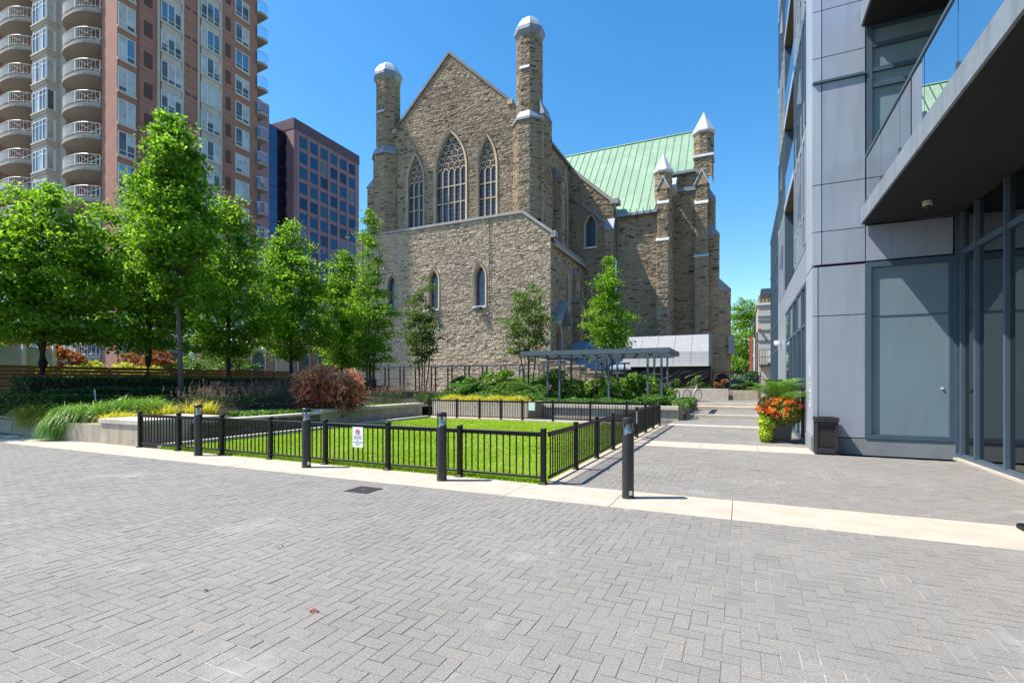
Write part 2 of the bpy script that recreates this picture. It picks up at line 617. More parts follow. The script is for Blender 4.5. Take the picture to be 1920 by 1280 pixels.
M_lime = mat("dressed_limestone", (0.47, 0.38, 0.275), 0.85, noise=[(1.5, 0.12), (20, 0.08)], bump=(30, 0.2, 0.01), streak=((0.2, 0.17, 0.14), 0.4))
M_cope = mat("grey_coping_stone", (0.34, 0.335, 0.32), 0.8, noise=[(2, 0.12)], streak=((0.2, 0.19, 0.18), 0.4))
M_trac = mat("pale_tracery", (0.46, 0.37, 0.27), 0.85, noise=(3, 0.1))
M_lead = mat("lead_sheet", (0.25, 0.28, 0.32), 0.5, metal=0.15, noise=[(3, 0.12), (15, 0.08)])
M_leadw = mat("pale_lead", (0.62, 0.63, 0.64), 0.4, metal=0.3, noise=[(4, 0.10)], streak=((0.35, 0.37, 0.4), 0.4))
M_copper = mat("green_copper", (0.245, 0.375, 0.25), 0.6, noise=[(0.6, 0.14), (6, 0.08)], streak=((0.14, 0.29, 0.21), 0.55), patch=(0.5, (0.36, 0.52, 0.38), 0.55, 0.8))
M_copperd = mat("green_copper_seam", (0.16, 0.30, 0.22), 0.6)
M_pane = mat("stained_glass", (0.035, 0.045, 0.07), 0.22, noise=(9, 0.6), patch=[(5, (0.10, 0.045, 0.09), 0.58, 0.7), (7, (0.05, 0.09, 0.15), 0.56, 0.64)], spec=0.8)
M_dcop = mat("dark_coping", (0.13, 0.125, 0.12), 0.7, noise=(3, 0.2))
M_oak = mat("oak_door", (0.16, 0.075, 0.03), 0.6, noise=(12, 0.2))

church = thing("church", "tan rubble stone gothic church with twin turrets and green copper roof", "church", (-23.9, 37, 0.4))
STONES = []


def stone_plane(o, ua, width, z0, z1, inside, rowh=(0.08, 0.175), ln=(0.22, 0.66), proud=(0.010, 0.045), wall=None, keep=False, dens=1.0):
    """rubble courses on a vertical plane. o: origin (x, y); ua: unit direction; normal is to the right of ua seen from above"""
    ua = np.array(ua, float)
    nv = np.array([ua[1], -ua[0]])
    us = np.linspace(0, width, max(2, int(width / 0.04) + 1))
    z = z0
    VV, var = [], []
    mb = wall if wall is not None else MB()
    prev = []
    while z < z1 - 0.03:
        h = min(random.uniform(*rowh), z1 - z)
        a = np.array([inside(u, z + 0.01) and inside(u, z + h - 0.01) for u in us])
        i = 0
        while i < len(us):
            if not a[i]:
                i += 1
                continue
            j = i
            while j + 1 < len(us) and a[j + 1]:
                j += 1
            ua0, ua1 = us[i], us[j]
            if ua1 - ua0 > 0.03:
                P = [(o[0] + ua[0] * u, o[1] + ua[1] * u) for u in (ua0, ua1)]
                mb.add([(P[0][0], P[0][1], z), (P[1][0], P[1][1], z), (P[1][0], P[1][1], z + h), (P[0][0], P[0][1], z + h)], [(0, 1, 2, 3)])
                u = ua0
                while u < ua1 - 0.01:
                    l = random.uniform(*ln) * (0.6 + 2.2 * h)
                    if ua1 - (u + l) < 0.15:
                        l = ua1 - u
                    g = random.uniform(0.008, 0.02)
                    gz = random.uniform(0.006, 0.018)
                    b = random.uniform(0.008, 0.03)
                    p = random.uniform(*proud)
                    tl = [p + random.uniform(-0.02, 0.02) for _ in range(4)]
                    tl[2] += random.uniform(0, 0.015)
                    loc = [(u + g, z + gz, -0.02), (u + l - g, z + gz, -0.02), (u + l - g, z + h - gz, -0.02), (u + g, z + h - gz, -0.02),
                           (u + g + b, z + gz + b * 0.6, tl[0]), (u + l - g - b, z + gz + b * 0.6, tl[1]), (u + l - g - b, z + h - gz - b * 0.5, tl[2]), (u + g + b, z + h - gz - b * 0.5, tl[3])]
                    if l > 0.05:
                        VV.append([(o[0] + ua[0] * q[0] + nv[0] * q[2], o[1] + ua[1] * q[0] + nv[1] * q[2], q[1]) for q in loc])
                        vv = random.triangular(0, 1, 0.58)
                        if random.random() < 0.06:
                            vv = 0.0
                        var.append(vv)
                    u += l
            i = j + 1
        z += h
    STONES.append((np.array(VV).reshape(-1, 8, 3), np.array(var), keep))
    return mb


SF = np.array([[4, 5, 6, 7], [0, 1, 5, 4], [1, 2, 6, 5], [2, 3, 7, 6], [3, 0, 4, 7]])


def flush_stones(parent, parts=0, mt=None):
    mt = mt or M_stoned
    V = np.concatenate([s[0] for s in STONES])
    var = np.concatenate([s[1] for s in STONES])
    STONES.clear()
    off = np.array(OFF[parent])
    order = np.arange(len(V))
    if parts:
        area = np.linalg.norm(V[:, 1] - V[:, 0], axis=1) * (V[:, 3, 2] - V[:, 0, 2])
        order = np.argsort(-area)
        for i in order[:parts]:
            link("stone", np_mesh("stone", V[i] - off, SF, np.full(8, var[i])), mt, parent)
        order = order[parts:]
    Vr = V[order].reshape(-1, 3) - off
    Fr = (np.arange(len(order))[:, None, None] * 8 + SF[None]).reshape(-1, 4)
    link("stone_coursing", np_mesh("stone_coursing", Vr, Fr, np.repeat(var[order], 8)), mt, parent, kind="stuff")


def arch_half(w, hs, rise):
    """half width of a pointed opening at height z above its sill"""
    k = (rise ** 2 - (w / 2) ** 2) / w
    Rr = w / 2 + k

    def f(z):
        if z < 0 or z > hs + rise:
            return -1
        if z <= hs:
            return w / 2
        return math.sqrt(max(Rr ** 2 - (z - hs) ** 2, 0)) - k
    return f


def arch_pts(w, hs, rise, n=8, sill=0.0):
    f = arch_half(w, hs, rise)
    k = (rise ** 2 - (w / 2) ** 2) / w
    Rr = w / 2 + k
    am = math.asin(min(1, rise / Rr))
    right = [(w / 2, sill), (w / 2, hs)] + [(Rr * math.cos(am * i / n) - k, hs + Rr * math.sin(am * i / n)) for i in range(1, n + 1)]
    right[-1] = (0, hs + rise)
    left = [(-x, z) for x, z in right[:-1]][::-1]
    return right + left      # from right foot over the apex to left foot


def gothic_window(o, ua, uc, z, w, hs, rise, parent, mull=0, trans=(), tracery=0, fw=0.16, depth=0.42, proud=0.10, sill=True, glass=M_pane, name="window"):
    """pointed window centred at u=uc on the plane; parts: frame, pane, tracery, sill"""
    ua = np.array(ua, float)
    nv = np.array([ua[1], -ua[0]])

    def T(u, zz, d):
        return (o[0] + ua[0] * (uc + u) + nv[0] * d, o[1] + ua[1] * (uc + u) + nv[1] * d, z + zz)
    inn = arch_pts(w, hs, rise)
    outp = arch_pts(w + 2 * fw, hs, rise + fw * 1.5)
    n = len(inn)
    mb = MB()
    for i in range(n - 1):
        a0, a1, b0, b1 = inn[i], inn[i + 1], outp[i], outp[i + 1]
        mb.add([T(*a0, proud * 0.4), T(*a1, proud * 0.4), T(*b1, proud), T(*b0, proud), T(*a0, -depth), T(*a1, -depth), T(*b1, -0.05), T(*b0, -0.05)],
               [(0, 3, 2, 1), (0, 1, 5, 4), (3, 7, 6, 2)])
    fr = mb.build(name, M_lime, parent)
    pm = MB()
    pts = [T(u, zz, -depth + 0.03) for u, zz in inn]
    pm.add(pts, [tuple(range(len(pts)))])
    pm.build("pane", glass, fr, fix=False)
    if sill:
        s = MB()
        c = [T(-w / 2 - fw, -0.02, proud + 0.08), T(w / 2 + fw, -0.02, proud + 0.08), T(w / 2 + fw, -0.02, -depth), T(-w / 2 - fw, -0.02, -depth)]
        lo = [(p[0], p[1], p[2] - 0.16) for p in c]
        hi = [c[0], c[1], (c[2][0], c[2][1], c[2][2] + 0.12), (c[3][0], c[3][1], c[3][2] + 0.12)]
        s.hexa(lo, hi).build("sill", M_leadw, fr)
    # bars
    half = arch_half(w, hs, rise)
    tb = MB()
    D = -depth + 0.12

    def bar(p, q, r=0.045, n=5):
        tb.tube([T(p[0], p[1], D), T(q[0], q[1], D)], r, n)
    if mull:
        top = hs if tracery else hs + rise
        for k in range(1, mull + 1):
            u = -w / 2 + w * k / (mull + 1)
            zt = top * 0.98 if tracery else 0
            if not tracery:
                zt = hs
                while zt < hs + rise and half(zt) > abs(u) + 0.02:
                    zt += 0.05
            tb.hexa([T(u - 0.055, 0, D - 0.06), T(u - 0.055, 0, D + 0.08), T(u + 0.055, 0, D + 0.08), T(u + 0.055, 0, D - 0.06)],
                    [T(u - 0.055, zt, D - 0.06), T(u - 0.055, zt, D + 0.08), T(u + 0.055, zt, D + 0.08), T(u + 0.055, zt, D - 0.06)])
        for zt in trans:
            tb.hexa([T(-w / 2, zt - 0.05, D - 0.05), T(-w / 2, zt - 0.05, D + 0.075), T(w / 2, zt - 0.05, D + 0.075), T(w / 2, zt - 0.05, D - 0.05)],
                    [T(-w / 2, zt + 0.05, D - 0.05), T(-w / 2, zt + 0.05, D + 0.075), T(w / 2, zt + 0.05, D + 0.075), T(w / 2, zt + 0.05, D - 0.05)])
    if tracery:
        lw = w / (mull + 1)
        for k in range(mull + 1):          # small pointed heads over each light
            uc0 = -w / 2 + lw * (k + 0.5)
            p = arch_pts(lw, hs - 0.25, lw * 0.85, 4, sill=hs - 0.3)
            for i in range(len(p) - 1):
                bar((uc0 + p[i][0], p[i][1]), (uc0 + p[i + 1][0], p[i + 1][1]), 0.06)
        rings = []
        r0 = lw * 0.52
        zc = hs + lw * 0.75
        row = 0
        while half(zc) > 0.10:
            hw = half(zc)
            k_n = max(1, int(2 * hw / (lw * 0.96)))
            rr0 = min(r0, hw / k_n) if k_n > 1 else min(r0, hw * 0.95)
            for k in range(k_n):
                rings.append(((k - (k_n - 1) / 2) * 2 * hw / k_n * 0.97, zc, rr0))
            zc += max(0.16, rr0 * 1.68)
        for (u, zc, r) in rings:
            a0 = random.uniform(0, 1)
            for i in range(12):
                a, b = 2 * math.pi * i / 12, 2 * math.pi * (i + 1) / 12
                bar((u + r * math.cos(a), zc + r * math.sin(a)), (u + r * math.cos(b), zc + r * math.sin(b)), 0.055, 4)
            for i in range(3):
                a = a0 + 2 * math.pi * i / 3
                bar((u + r * math.cos(a), zc + r * math.sin(a)), (u + 0.2 * r * math.cos(a), zc + 0.2 * r * math.sin(a)), 0.04, 4)
    elif not mull:
        for zt in (hs * 0.22, hs * 0.5, hs * 0.78):
            tb.tube([T(-w / 2, zt, D), T(w / 2, zt, D)], 0.016, 4)
    if mull and tracery or tb.v:
        # saddle bars across the lights
        if tracery:
            zt = 0.35
            while zt < hs:
                tb.tube([T(-w / 2, zt, D - 0.05), T(w / 2, zt, D - 0.05)], 0.012, 4)
                zt += 0.42
        tb.build("tracery", M_trac if mull else M_lead, fr)
    return fr


# ---- front annex, facing the garden
YA, YG = 37.0, 38.5
ZB = 0.4
aw = [(-29.21, 8.05, 0.95, 2.35, 0.95), (-24.6, 8.0, 0.95, 2.4, 0.95), (-19.98, 7.95, 0.98, 2.4, 0.98)]
hol = [(x, z, arch_half(w + 0.28, hs, r + 0.22)) for x, z, w, hs, r in aw]
XL, XRr = -33.4, -13.64


def ann_in(u, z):
    x = XL + u
    top = 15.2 if x < -16.07 else 15.2 - (x + 16.07) / 2.43 * 1.9
    if z > top:
        return False
    for hx, hz, f in hol:
        if abs(x - hx) < f(z - hz):
            return False
    return True


wall = stone_plane((XL, YA), (1, 0), XRr - XL, ZB, 15.2, ann_in, keep=True)
frontwall = wall.build("front_wall", M_mortar, church, fix=False)
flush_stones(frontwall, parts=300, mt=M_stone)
B(XL, XRr - 0.05, YA + 0.46, YA + 0.8, ZB, 13.2).build("blocking_core", M_mortar, church)  # inner walls: unseen cores added behind the stone facings to block light
for x, z, w, hs, r in aw:
    gothic_window((0, YA), (1, 0), x, z, w, hs, r, church)

# coping of the annex: level run, then falling to the right
MB().hexa([(XL, YA - 0.16, 15.18), (-16.0, YA - 0.16, 15.18), (-16.0, YA + 0.5, 15.18), (XL, YA + 0.5, 15.18)],
          [(XL, YA - 0.16, 15.36), (-16.0, YA - 0.16, 15.36), (-16.0, YA + 0.5, 15.62), (XL, YA + 0.5, 15.62)]).build("coping", M_cope, church)
MB().hexa([(-16.0, YA - 0.16, 15.12), (-13.45, YA - 0.16, 13.16), (-13.45, YA + 0.45, 13.16), (-16.0, YA + 0.45, 15.12)],
          [(-16.0, YA - 0.16, 15.40), (-13.45, YA - 0.16, 13.44), (-13.45, YA + 0.45, 13.44), (-16.0, YA + 0.45, 15.40)]).build("coping", M_cope, church)
MB().bbox(-13.62, -13.2, YA - 0.12, YA + 0.45, 12.95, 13.42, 0.03).build("kneeler", M_cope, church)
MB().hexa([(XL, YA + 0.45, 15.3), (-16.05, YA + 0.45, 15.3), (-16.05, YG + 0.2, 15.3), (XL, YG + 0.2, 15.3)],
          [(XL, YA + 0.45, 15.45), (-16.05, YA + 0.45, 15.45), (-16.05, YG + 0.2, 15.75), (XL, YG + 0.2, 15.75)]).build("annex_roof", M_lead, church)
MB().hexa([(-16.05, YA + 0.44, 14.9), (-13.5, YA + 0.44, 12.7), (-13.5, 50, 12.7), (-16.05, 50, 14.9)],
          [(-16.05, YA + 0.44, 15.2), (-13.5, YA + 0.44, 13.0), (-13.5, 50, 13.0), (-16.05, 50, 15.2)]).build("aisle_roof", M_lead, church)
MB().tube([(-19.05, YA - 0.1, 15.1), (-19.05, YA - 0.1, 6.4)], 0.022, 5).build("lightning_cable", M_black, church)
MB().tube([(-20.5, YA - 0.1, 7.6), (-22, YA - 0.1, 7.55), (-24.0, YA - 0.1, 7.5), (-29, YA - 0.1, 7.55)], 0.015, 5).build("cable", M_black, church)

# ---- main gable
gw = [(-27.6, 15.75, 1.72, 4.3, 2.6, 2, (2.4, 0), 1), (-23.8, 15.65, 3.1, 5.0, 3.35, 4, (1.9, 3.6), 1), (-20.1, 15.75, 1.72, 4.4, 2.75, 2, (2.4, 0), 1)]
ghol = [(x, z, arch_half(w + 0.36, hs, r + 0.32)) for x, z, w, hs, r, *_ in gw]


def gab_in(u, z):
    x = -30.4 + u
    if z > 31.2 - abs(x + 23.9) * 0.955:
        return False
    for hx, hz, f in ghol:
        if abs(x - hx) < f(z - hz):
            return False
    return True


wl = stone_plane((-30.4, YG), (1, 0), 13.2, 15.2, 31.2, gab_in)
gable = wl.build("gable_wall", M_mortar, church, fix=False)
flush_stones(gable)
MB().prism([(-30.4, 15), (-17.2, 15), (-17.2, 24.6), (-23.9, 31.0), (-30.4, 24.6)], 'y', YG + 0.75, YG + 0.95).build("blocking_core", M_mortar, church)
for x, z, w, hs, r, mu, tr, tc in gw:
    gothic_window((0, YG), (1, 0), x, z, w, hs, r, church, mull=mu, trans=[hs * 0.42, hs * 0.72], tracery=1, fw=0.2, depth=0.36, proud=0.12, sill=False)
for sgn in (-1, 1):
    x0, z0, x1, z1 = -23.9, 31.05, -23.9 + sgn * 6.2, 31.1 - 6.2 * 0.955
    MB().hexa([(x0, YG - 0.15, z0), (x1, YG - 0.15, z1), (x1, YG + 0.7, z1), (x0, YG + 0.7, z0)],
              [(x0, YG - 0.15, z0 + 0.3), (x1, YG - 0.15, z1 + 0.3), (x1, YG + 0.7, z1 + 0.3), (x0, YG + 0.7, z0 + 0.3)]).build("coping", M_dcop, church)
    # slope of the chancel roof behind
    xe, ze = -23.9 + sgn * 8.9, 31.0 - 8.9 * 0.955
    MB().hexa([(x0, YG + 0.6, z0 - 0.5), (xe, YG + 0.6, ze - 0.3), (xe, 58, ze - 0.3), (x0, 58, z0 - 0.5)],
              [(x0, YG + 0.6, z0 - 0.2), (xe, YG + 0.6, ze), (xe, 58, ze), (x0, 58, z0 - 0.2)]).build("chancel_roof", M_copper, church)
    MB().box(-23.9 + sgn * 6.05 - 0.25, -23.9 + sgn * 6.05 + 0.25, YG - 0.2, YG + 0.3, 25.1, 25.5).build("kneeler", M_lime, church)


def octagon(cx, cy, ap, z0, z1, name, rows=None):
    """eight-sided shaft faced with stones"""
    wl = MB()
    Rr = ap / math.cos(R(22.5))
    for k in range(8):
        a0, a1 = R(22.5 + 45 * k), R(22.5 + 45 * (k + 1))
        p, q = (cx + Rr * math.cos(a0), cy + Rr * math.sin(a0)), (cx + Rr * math.cos(a1), cy + Rr * math.sin(a1))
        mid = ((p[0] + q[0]) / 2, (p[1] + q[1]) / 2)
        if (mid[1] - cy) > ap * 0.8:
            wl.add([(*p, z0), (*q, z0), (*q, z1), (*p, z1)], [(0, 1, 2, 3)])
            continue
        l = math.dist(p, q)
        stone_plane(p, ((q[0] - p[0]) / l, (q[1] - p[1]) / l), l, z0, z1, lambda u, z: True, ln=(0.25, 0.6), wall=wl, proud=(0.01, 0.05))
    o = wl.build(name, M_mortar, church, fix=False)
    flush_stones(o)
    return o


def turret(cx, cy, shaft, zt, zc):
    octagon(cx, cy, shaft + 0.26, 15.0, 23.2, "turret_base")
    a = shaft + 0.26
    MB().lathe((cx, cy, 0), [((a + 0.14) / math.cos(R(22.5)), 23.1), ((a + 0.14) / math.cos(R(22.5)), 23.3), ((shaft + 0.02) / math.cos(R(22.5)), 23.95)], 8, rot=R(22.5)).build("weathering", M_lead, church)
    sh = octagon(cx, cy, shaft, 23.5, zc, "turret_shaft")
    for k in (4, 5, 6, 7):
        an = R(45 * k)
        c = Vector((cx + shaft * math.cos(an), cy + shaft * math.sin(an), 0))
    rr = shaft / math.cos(R(22.5))
    cap = MB().lathe((cx, cy, 0), [(rr, zc - 0.05), (rr * 1.05, zc + 0.02), (rr * 1.22, zc + 0.3), (rr * 1.22, zc + 0.62)], 8, rot=R(22.5)).build("cap_cornice", M_lead, church)
    top = [(rr * 1.2, zc + 0.62), (rr * 1.06, zc + 1.02)]
    MB().lathe((cx, cy, 0), top, 8, rot=R(22.5)).build("cap_tier", M_leadw, church)
    MB().lathe((cx, cy, 0), [(rr * 1.02, zc + 1.02), (rr * 0.78, zc + 1.45)], 8, rot=R(22.5)).build("cap_tier", M_leadw, church)
    MB().lathe((cx, cy, 0), [(rr * 0.75, zc + 1.45), (rr * 0.42, zc + 1.78), (0.12, zc + 1.92)], 8, rot=R(22.5)).build("cap_tier", M_leadw, church)
    # little offset on the front face
    MB().hexa([(cx - 0.42, cy - shaft - 0.16, zt), (cx + 0.42, cy - shaft - 0.16, zt), (cx + 0.42, cy - shaft + 0.05, zt), (cx - 0.42, cy - shaft + 0.05, zt)],
              [(cx - 0.42, cy - shaft - 0.16, zt + 0.1), (cx + 0.42, cy - shaft - 0.16, zt + 0.1), (cx + 0.42, cy - shaft + 0.05, zt + 0.4), (cx - 0.42, cy - shaft + 0.05, zt + 0.4)]).build("offset_stone", M_leadw, church)


turret(-31.1, 38.9, 1.06, 27.1, 30.45)
turret(-16.25, 38.9, 1.0, 27.4, 30.35)


def block(x0, x1, y0, y1, z0, z1, name="buttress", faces="FRL", top=None, **kw):
    """stone-faced block: F front (-y), R right (+x), L left (-x)"""
    wl = MB()
    if 'F' in faces:
        stone_plane((x0, y0), (1, 0), x1 - x0, z0, z1, lambda u, z: True, wall=wl, **kw)
    if 'R' in faces:
        stone_plane((x1, y0), (0, 1), y1 - y0, z0, z1, lambda u, z: True, wall=wl, **kw)
    if 'L' in faces:
        stone_plane((x0, y1), (0, -1), y1 - y0, z0, z1, lambda u, z: True, wall=wl, **kw)
    wl.add([(x0, y0, z1), (x1, y0, z1), (x1, y1, z1), (x0, y1, z1)], [(0, 1, 2, 3)])
    o = wl.build(name, M_mortar, church, fix=False)
    flush_stones(o)
    return o


def weather(x0, x1, y0, y1, z, h, side='F', m=None):
    """sloping lead cover on top of a buttress stage"""
    e = 0.07
    lo = [(x0 - e, y0 - e, z), (x1 + e, y0 - e, z), (x1 + e, y1, z), (x0 - e, y1, z)]
    if side == 'F':
        hi = [(x0 - e, y0 - e, z + 0.1), (x1 + e, y0 - e, z + 0.1), (x1 + e, y1, z + h), (x0 - e, y1, z + h)]
    elif side == 'R':
        hi = [(x0 - e, y0 - e, z + h), (x1 + e, y0 - e, z + 0.1), (x1 + e, y1, z + 0.1), (x0 - e, y1, z + h)]
    else:
        hi = [(x0 - e, y0 - e, z + 0.1), (x1 + e, y0 - e, z + h), (x1 + e, y1, z + h), (x0 - e, y1, z + 0.1)]
    return MB().hexa(lo, hi).build("weathering", m or M_lead, church)


# outer buttresses of the two turrets
block(-33.15, -32.35, 38.3, 39.6, 15.0, 20.4, faces="FL")
weather(-33.15, -32.35, 38.3, 39.6, 20.4, 0.9, 'L')
block(-15.0, -14.75, 38.3, 40.2, 13.0, 23.6, faces="FR")
weather(-15.0, -14.75, 38.3, 40.2, 23.6, 1.2, 'R')

# ---- chancel side wall (in shade), with tall window and buttresses
cwin = arch_half(1.9, 5.0, 2.2)


def ch_in(u, z):
    return not abs(u - 5.0) < cwin(z - 14.2)


wl = stone_plane((-15.1, 39.5), (0, 1), 6.6, 12.5, 22.3, ch_in)
cw = wl.build("chancel_wall", M_mortar, church, fix=False)
flush_stones(cw)
B(-16.0, -15.7, 39.5, 46.2, 12.5, 22.2).build("blocking_core", M_mortar, church)
gothic_window((-15.1, 39.5), (0, 1), 5.0, 14.2, 1.6, 5.0, 2.0, church, mull=2, trans=(1.8, 3.6), tracery=1, depth=0.5)
for y in (41.6,):
    block(-15.1, -14.3, y, y + 0.9, 12.6, 19.5, faces="FR")
    weather(-15.1, -14.3, y, y + 0.9, 19.5, 1.2, 'R')
MB().hexa([(-15.2, 39.4, 22.2), (-14.75, 39.4, 22.05), (-14.75, 47, 22.05), (-15.2, 47, 22.2)],
          [(-15.2, 39.4, 22.5), (-14.75, 39.4, 22.25), (-14.75, 47, 22.25), (-15.2, 47, 22.5)]).build("gutter", M_lead, church)

# ---- annex side wall with lancets, buttresses and the porch door
lan = [(4.0, 6.3, 0.6, 3.6, 0.8), (8.2, 5.6, 0.6, 3.6, 0.8), (11.7, 6.0, 0.6, 2.6, 0.8)]
lanh = [(u, z, arch_half(w + 0.24, hs, r + 0.18)) for u, z, w, hs, r in lan]
dooh = arch_half(1.5, 1.9, 1.1)


def side_in(u, z):
    for a, b, f in lanh:
        if abs(u - a) < f(z - b):
            return False
    return not abs(u - 1.8) < dooh(z - 3.3)


wl = stone_plane((-13.64, YA), (0, 1), 13.0, ZB, 12.6, side_in)
sw = wl.build("side_wall", M_mortar, church, fix=False)
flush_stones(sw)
B(-14.4, -14.12, YA + 0.5, 50, ZB, 12.5).build("blocking_core", M_mortar, church)
for u, z, w, hs, r in lan:
    gothic_window((-13.64, YA), (0, 1), u, z, w, hs, r, church, fw=0.13, depth=0.3)
dw = gothic_window((-13.64, YA), (0, 1), 1.8, 3.3, 1.3, 1.9, 1.0, church, fw=0.18, depth=0.4, glass=M_oak, name="doorway", sill=False)
B(-13.64, -12.2, YA + 0.4, YA + 3.3, ZB, 3.2).build("door_step", M_lime, church)
MB().hexa([(-13.7, YA + 0.5, 6.2), (-12.9, YA + 0.5, 6.2), (-12.9, YA + 1.8, 7.9), (-13.7, YA + 1.8, 7.9)],
          [(-13.7, YA + 0.5, 6.45), (-12.9, YA + 0.5, 6.45), (-12.9, YA + 1.8, 8.15), (-13.7, YA + 1.8, 8.15)]).build("porch_roof", M_lead, church)
MB().hexa([(-13.7, YA + 1.8, 7.9), (-12.9, YA + 1.8, 7.9), (-12.9, YA + 3.1, 6.2), (-13.7, YA + 3.1, 6.2)],
          [(-13.7, YA + 1.8, 8.15), (-12.9, YA + 1.8, 8.15), (-12.9, YA + 3.1, 6.45), (-13.7, YA + 3.1, 6.45)]).build("porch_roof", M_lead, church)
for y, zt in ((42.6, 8.6), (47.0, 8.0)):
    block(-13.64, -12.85, y, y + 0.9, ZB, zt, faces="FR")
    weather(-13.64, -12.85, y, y + 0.9, zt, 0.7, 'R')
    block(-13.64, -13.3, y, y + 0.9, zt, 11.0, faces="FR")
    weather(-13.64, -13.3, y, y + 0.9, 11.0, 0.9, 'R')
MB().hexa([(-13.75, YA + 0.4, 12.4), (-13.3, YA + 0.4, 12.3), (-13.3, 50, 12.3), (-13.75, 50, 12.4)],
          [(-13.75, YA + 0.4, 12.7), (-13.3, YA + 0.4, 12.55), (-13.3, 50, 12.55), (-13.75, 50, 12.7)]).build("eave_band", M_lime, church)

# ---- half gable between chancel and transept
YI = 46.1
ih = arch_half(1.3, 2.0, 1.3)


def int_in(u, z):
    x = -15.1 + u
    if z > 22.1 - (x + 14.9) * 0.91:
        return False
    return not abs(x + 12.98) < ih(z - 14.35)


wl = stone_plane((-15.1, YI), (1, 0), 4.35, ZB, 22.1, int_in)
iw = wl.build("half_gable_wall", M_mortar, church, fix=False)
flush_stones(iw)
B(-15.1, -10.8, YI + 0.6, YI + 0.8, ZB, 18.2).build("blocking_core", M_mortar, church)
gothic_window((0, YI), (1, 0), -12.98, 14.35, 1.0, 1.9, 1.05, church, fw=0.16)
MB().hexa([(-15.0, YI - 0.14, 21.95), (-10.9, YI - 0.14, 18.2), (-10.9, YI + 0.8, 18.2), (-15.0, YI + 0.8, 21.95)],
          [(-15.0, YI - 0.14, 22.35), (-10.9, YI - 0.14, 18.6), (-10.9, YI + 0.8, 18.6), (-15.0, YI + 0.8, 22.35)]).build("coping", M_cope, church)
MB().bbox(-11.1, -10.3, YI - 0.15, YI + 0.8, 18.1, 18.6, 0.04).build("kneeler", M_cope, church)
MB().hexa([(-15.0, YI - 0.2, 19.3), (-11.4, YI - 0.2, 16.3), (-11.4, YI, 16.3), (-15.0, YI, 19.3)],
          [(-15.0, YI - 0.2, 19.5), (-11.4, YI - 0.2, 16.5), (-11.4, YI, 16.5), (-15.0, YI, 19.5)]).build("flashing", M_lead, church)
block(-11.5, -10.75, YI - 0.5, YI, ZB, 15.6, faces="FRL")
weather(-11.5, -10.75, YI - 0.5, YI, 15.6, 1.2, 'F')

# ---- transept
YT = 47.0
wl = stone_plane((-10.75, YT), (1, 0), 3.9, ZB, 17.2, lambda u, z: True)
tw = wl.build("transept_wall", M_mortar, church, fix=False)
flush_stones(tw)
wl = stone_plane((-6.2, 50.5), (1, 0), 2.6, ZB, 21.6, lambda u, z: True)
rw = wl.build("recess_wall", M_mortar, church, fix=False)
flush_stones(rw)
B(-10.7, -6.9, YT + 0.3, YT + 0.6, ZB, 17.2).build("blocking_core", M_mortar, church)
# turret buttress by the eave
block(-6.95, -5.95, 46.3, 50.6, ZB, 14.2, faces="FR")
weather(-6.95, -5.95, 46.3, 46.7, 14.2, 0.45, 'F', M_leadw)
block(-6.9, -6.0, 46.55, 50.6, 14.2, 17.6, faces="FRL")
weather(-6.9, -6.0, 46.55, 46.95, 17.6, 0.6, 'F', M_leadw)
block(-6.85, -6.05, 46.75, 50.6, 17.6, 19.1, faces="FRL")
MB().prism([(-6.9, 19.05), (-6.0, 19.05), (-6.45, 20.15)], 'y', 46.72, 47.6).build("gablet", M_stoned, church)
for s in (-1, 1):
    MB().hexa([(-6.45, 46.65, 20.1), (-6.45 + s * 0.55, 46.65, 18.95), (-6.45 + s * 0.55, 47.7, 18.95), (-6.45, 47.7, 20.1)],
              [(-6.45, 46.65, 20.28), (-6.45 + s * 0.55, 46.65, 19.13), (-6.45 + s * 0.55, 47.7, 19.13), (-6.45, 47.7, 20.28)]).build("gablet_coping", M_leadw, church)
octagon(-6.55, 47.75, 0.72, 17.4, 20.75, "pinnacle_shaft")
MB().lathe((-6.55, 47.75, 0), [(0.78, 20.65), (0.95, 20.8), (0.95, 20.9), (0.03, 22.6)], 8, rot=R(22.5)).build("pinnacle_cap", M_leadw, church)
MB().hexa([(-6.1, 48.4, 19.5), (-5.6, 48.4, 19.5), (-5.6, 50.6, 19.5), (-6.1, 50.6, 19.5)],
          [(-6.1, 48.4, 19.7), (-5.6, 48.4, 19.7), (-5.6, 50.6, 21.6), (-6.1, 50.6, 21.6)]).build("weathering", M_leadw, church)
# larger turret at the end
block(-4.0, -2.85, 49.9, 58.5, ZB, 13.3, faces="FR")
weather(-4.0, -2.85, 49.9, 50.25, 13.3, 0.45, 'F', M_leadw)
block(-3.95, -2.9, 50.1, 58.5, 13.3, 18.3, faces="FRL")
weather(-3.95, -2.9, 50.1, 50.5, 18.3, 0.65, 'F', M_leadw)
block(-3.9, -2.9, 50.3, 58.5, 18.3, 21.0, faces="FRL")
MB().prism([(-3.95, 20.2), (-2.85, 20.2), (-3.4, 21.6)], 'y', 50.22, 51.0).build("gablet", M_stoned, church)
for s in (-1, 1):
    MB().hexa([(-3.4, 50.15, 21.5), (-3.4 + s * 0.68, 50.15, 20.1), (-3.4 + s * 0.68, 51.1, 20.1), (-3.4, 51.1, 21.5)],
              [(-3.4, 50.15, 21.7), (-3.4 + s * 0.68, 50.15, 20.3), (-3.4 + s * 0.68, 51.1, 20.3), (-3.4, 51.1, 21.7)]).build("gablet_coping", M_leadw, church)
block(-4.1, -2.5, 50.7, 52.5, 21.0, 23.0, name="turret_base", faces="FRL")
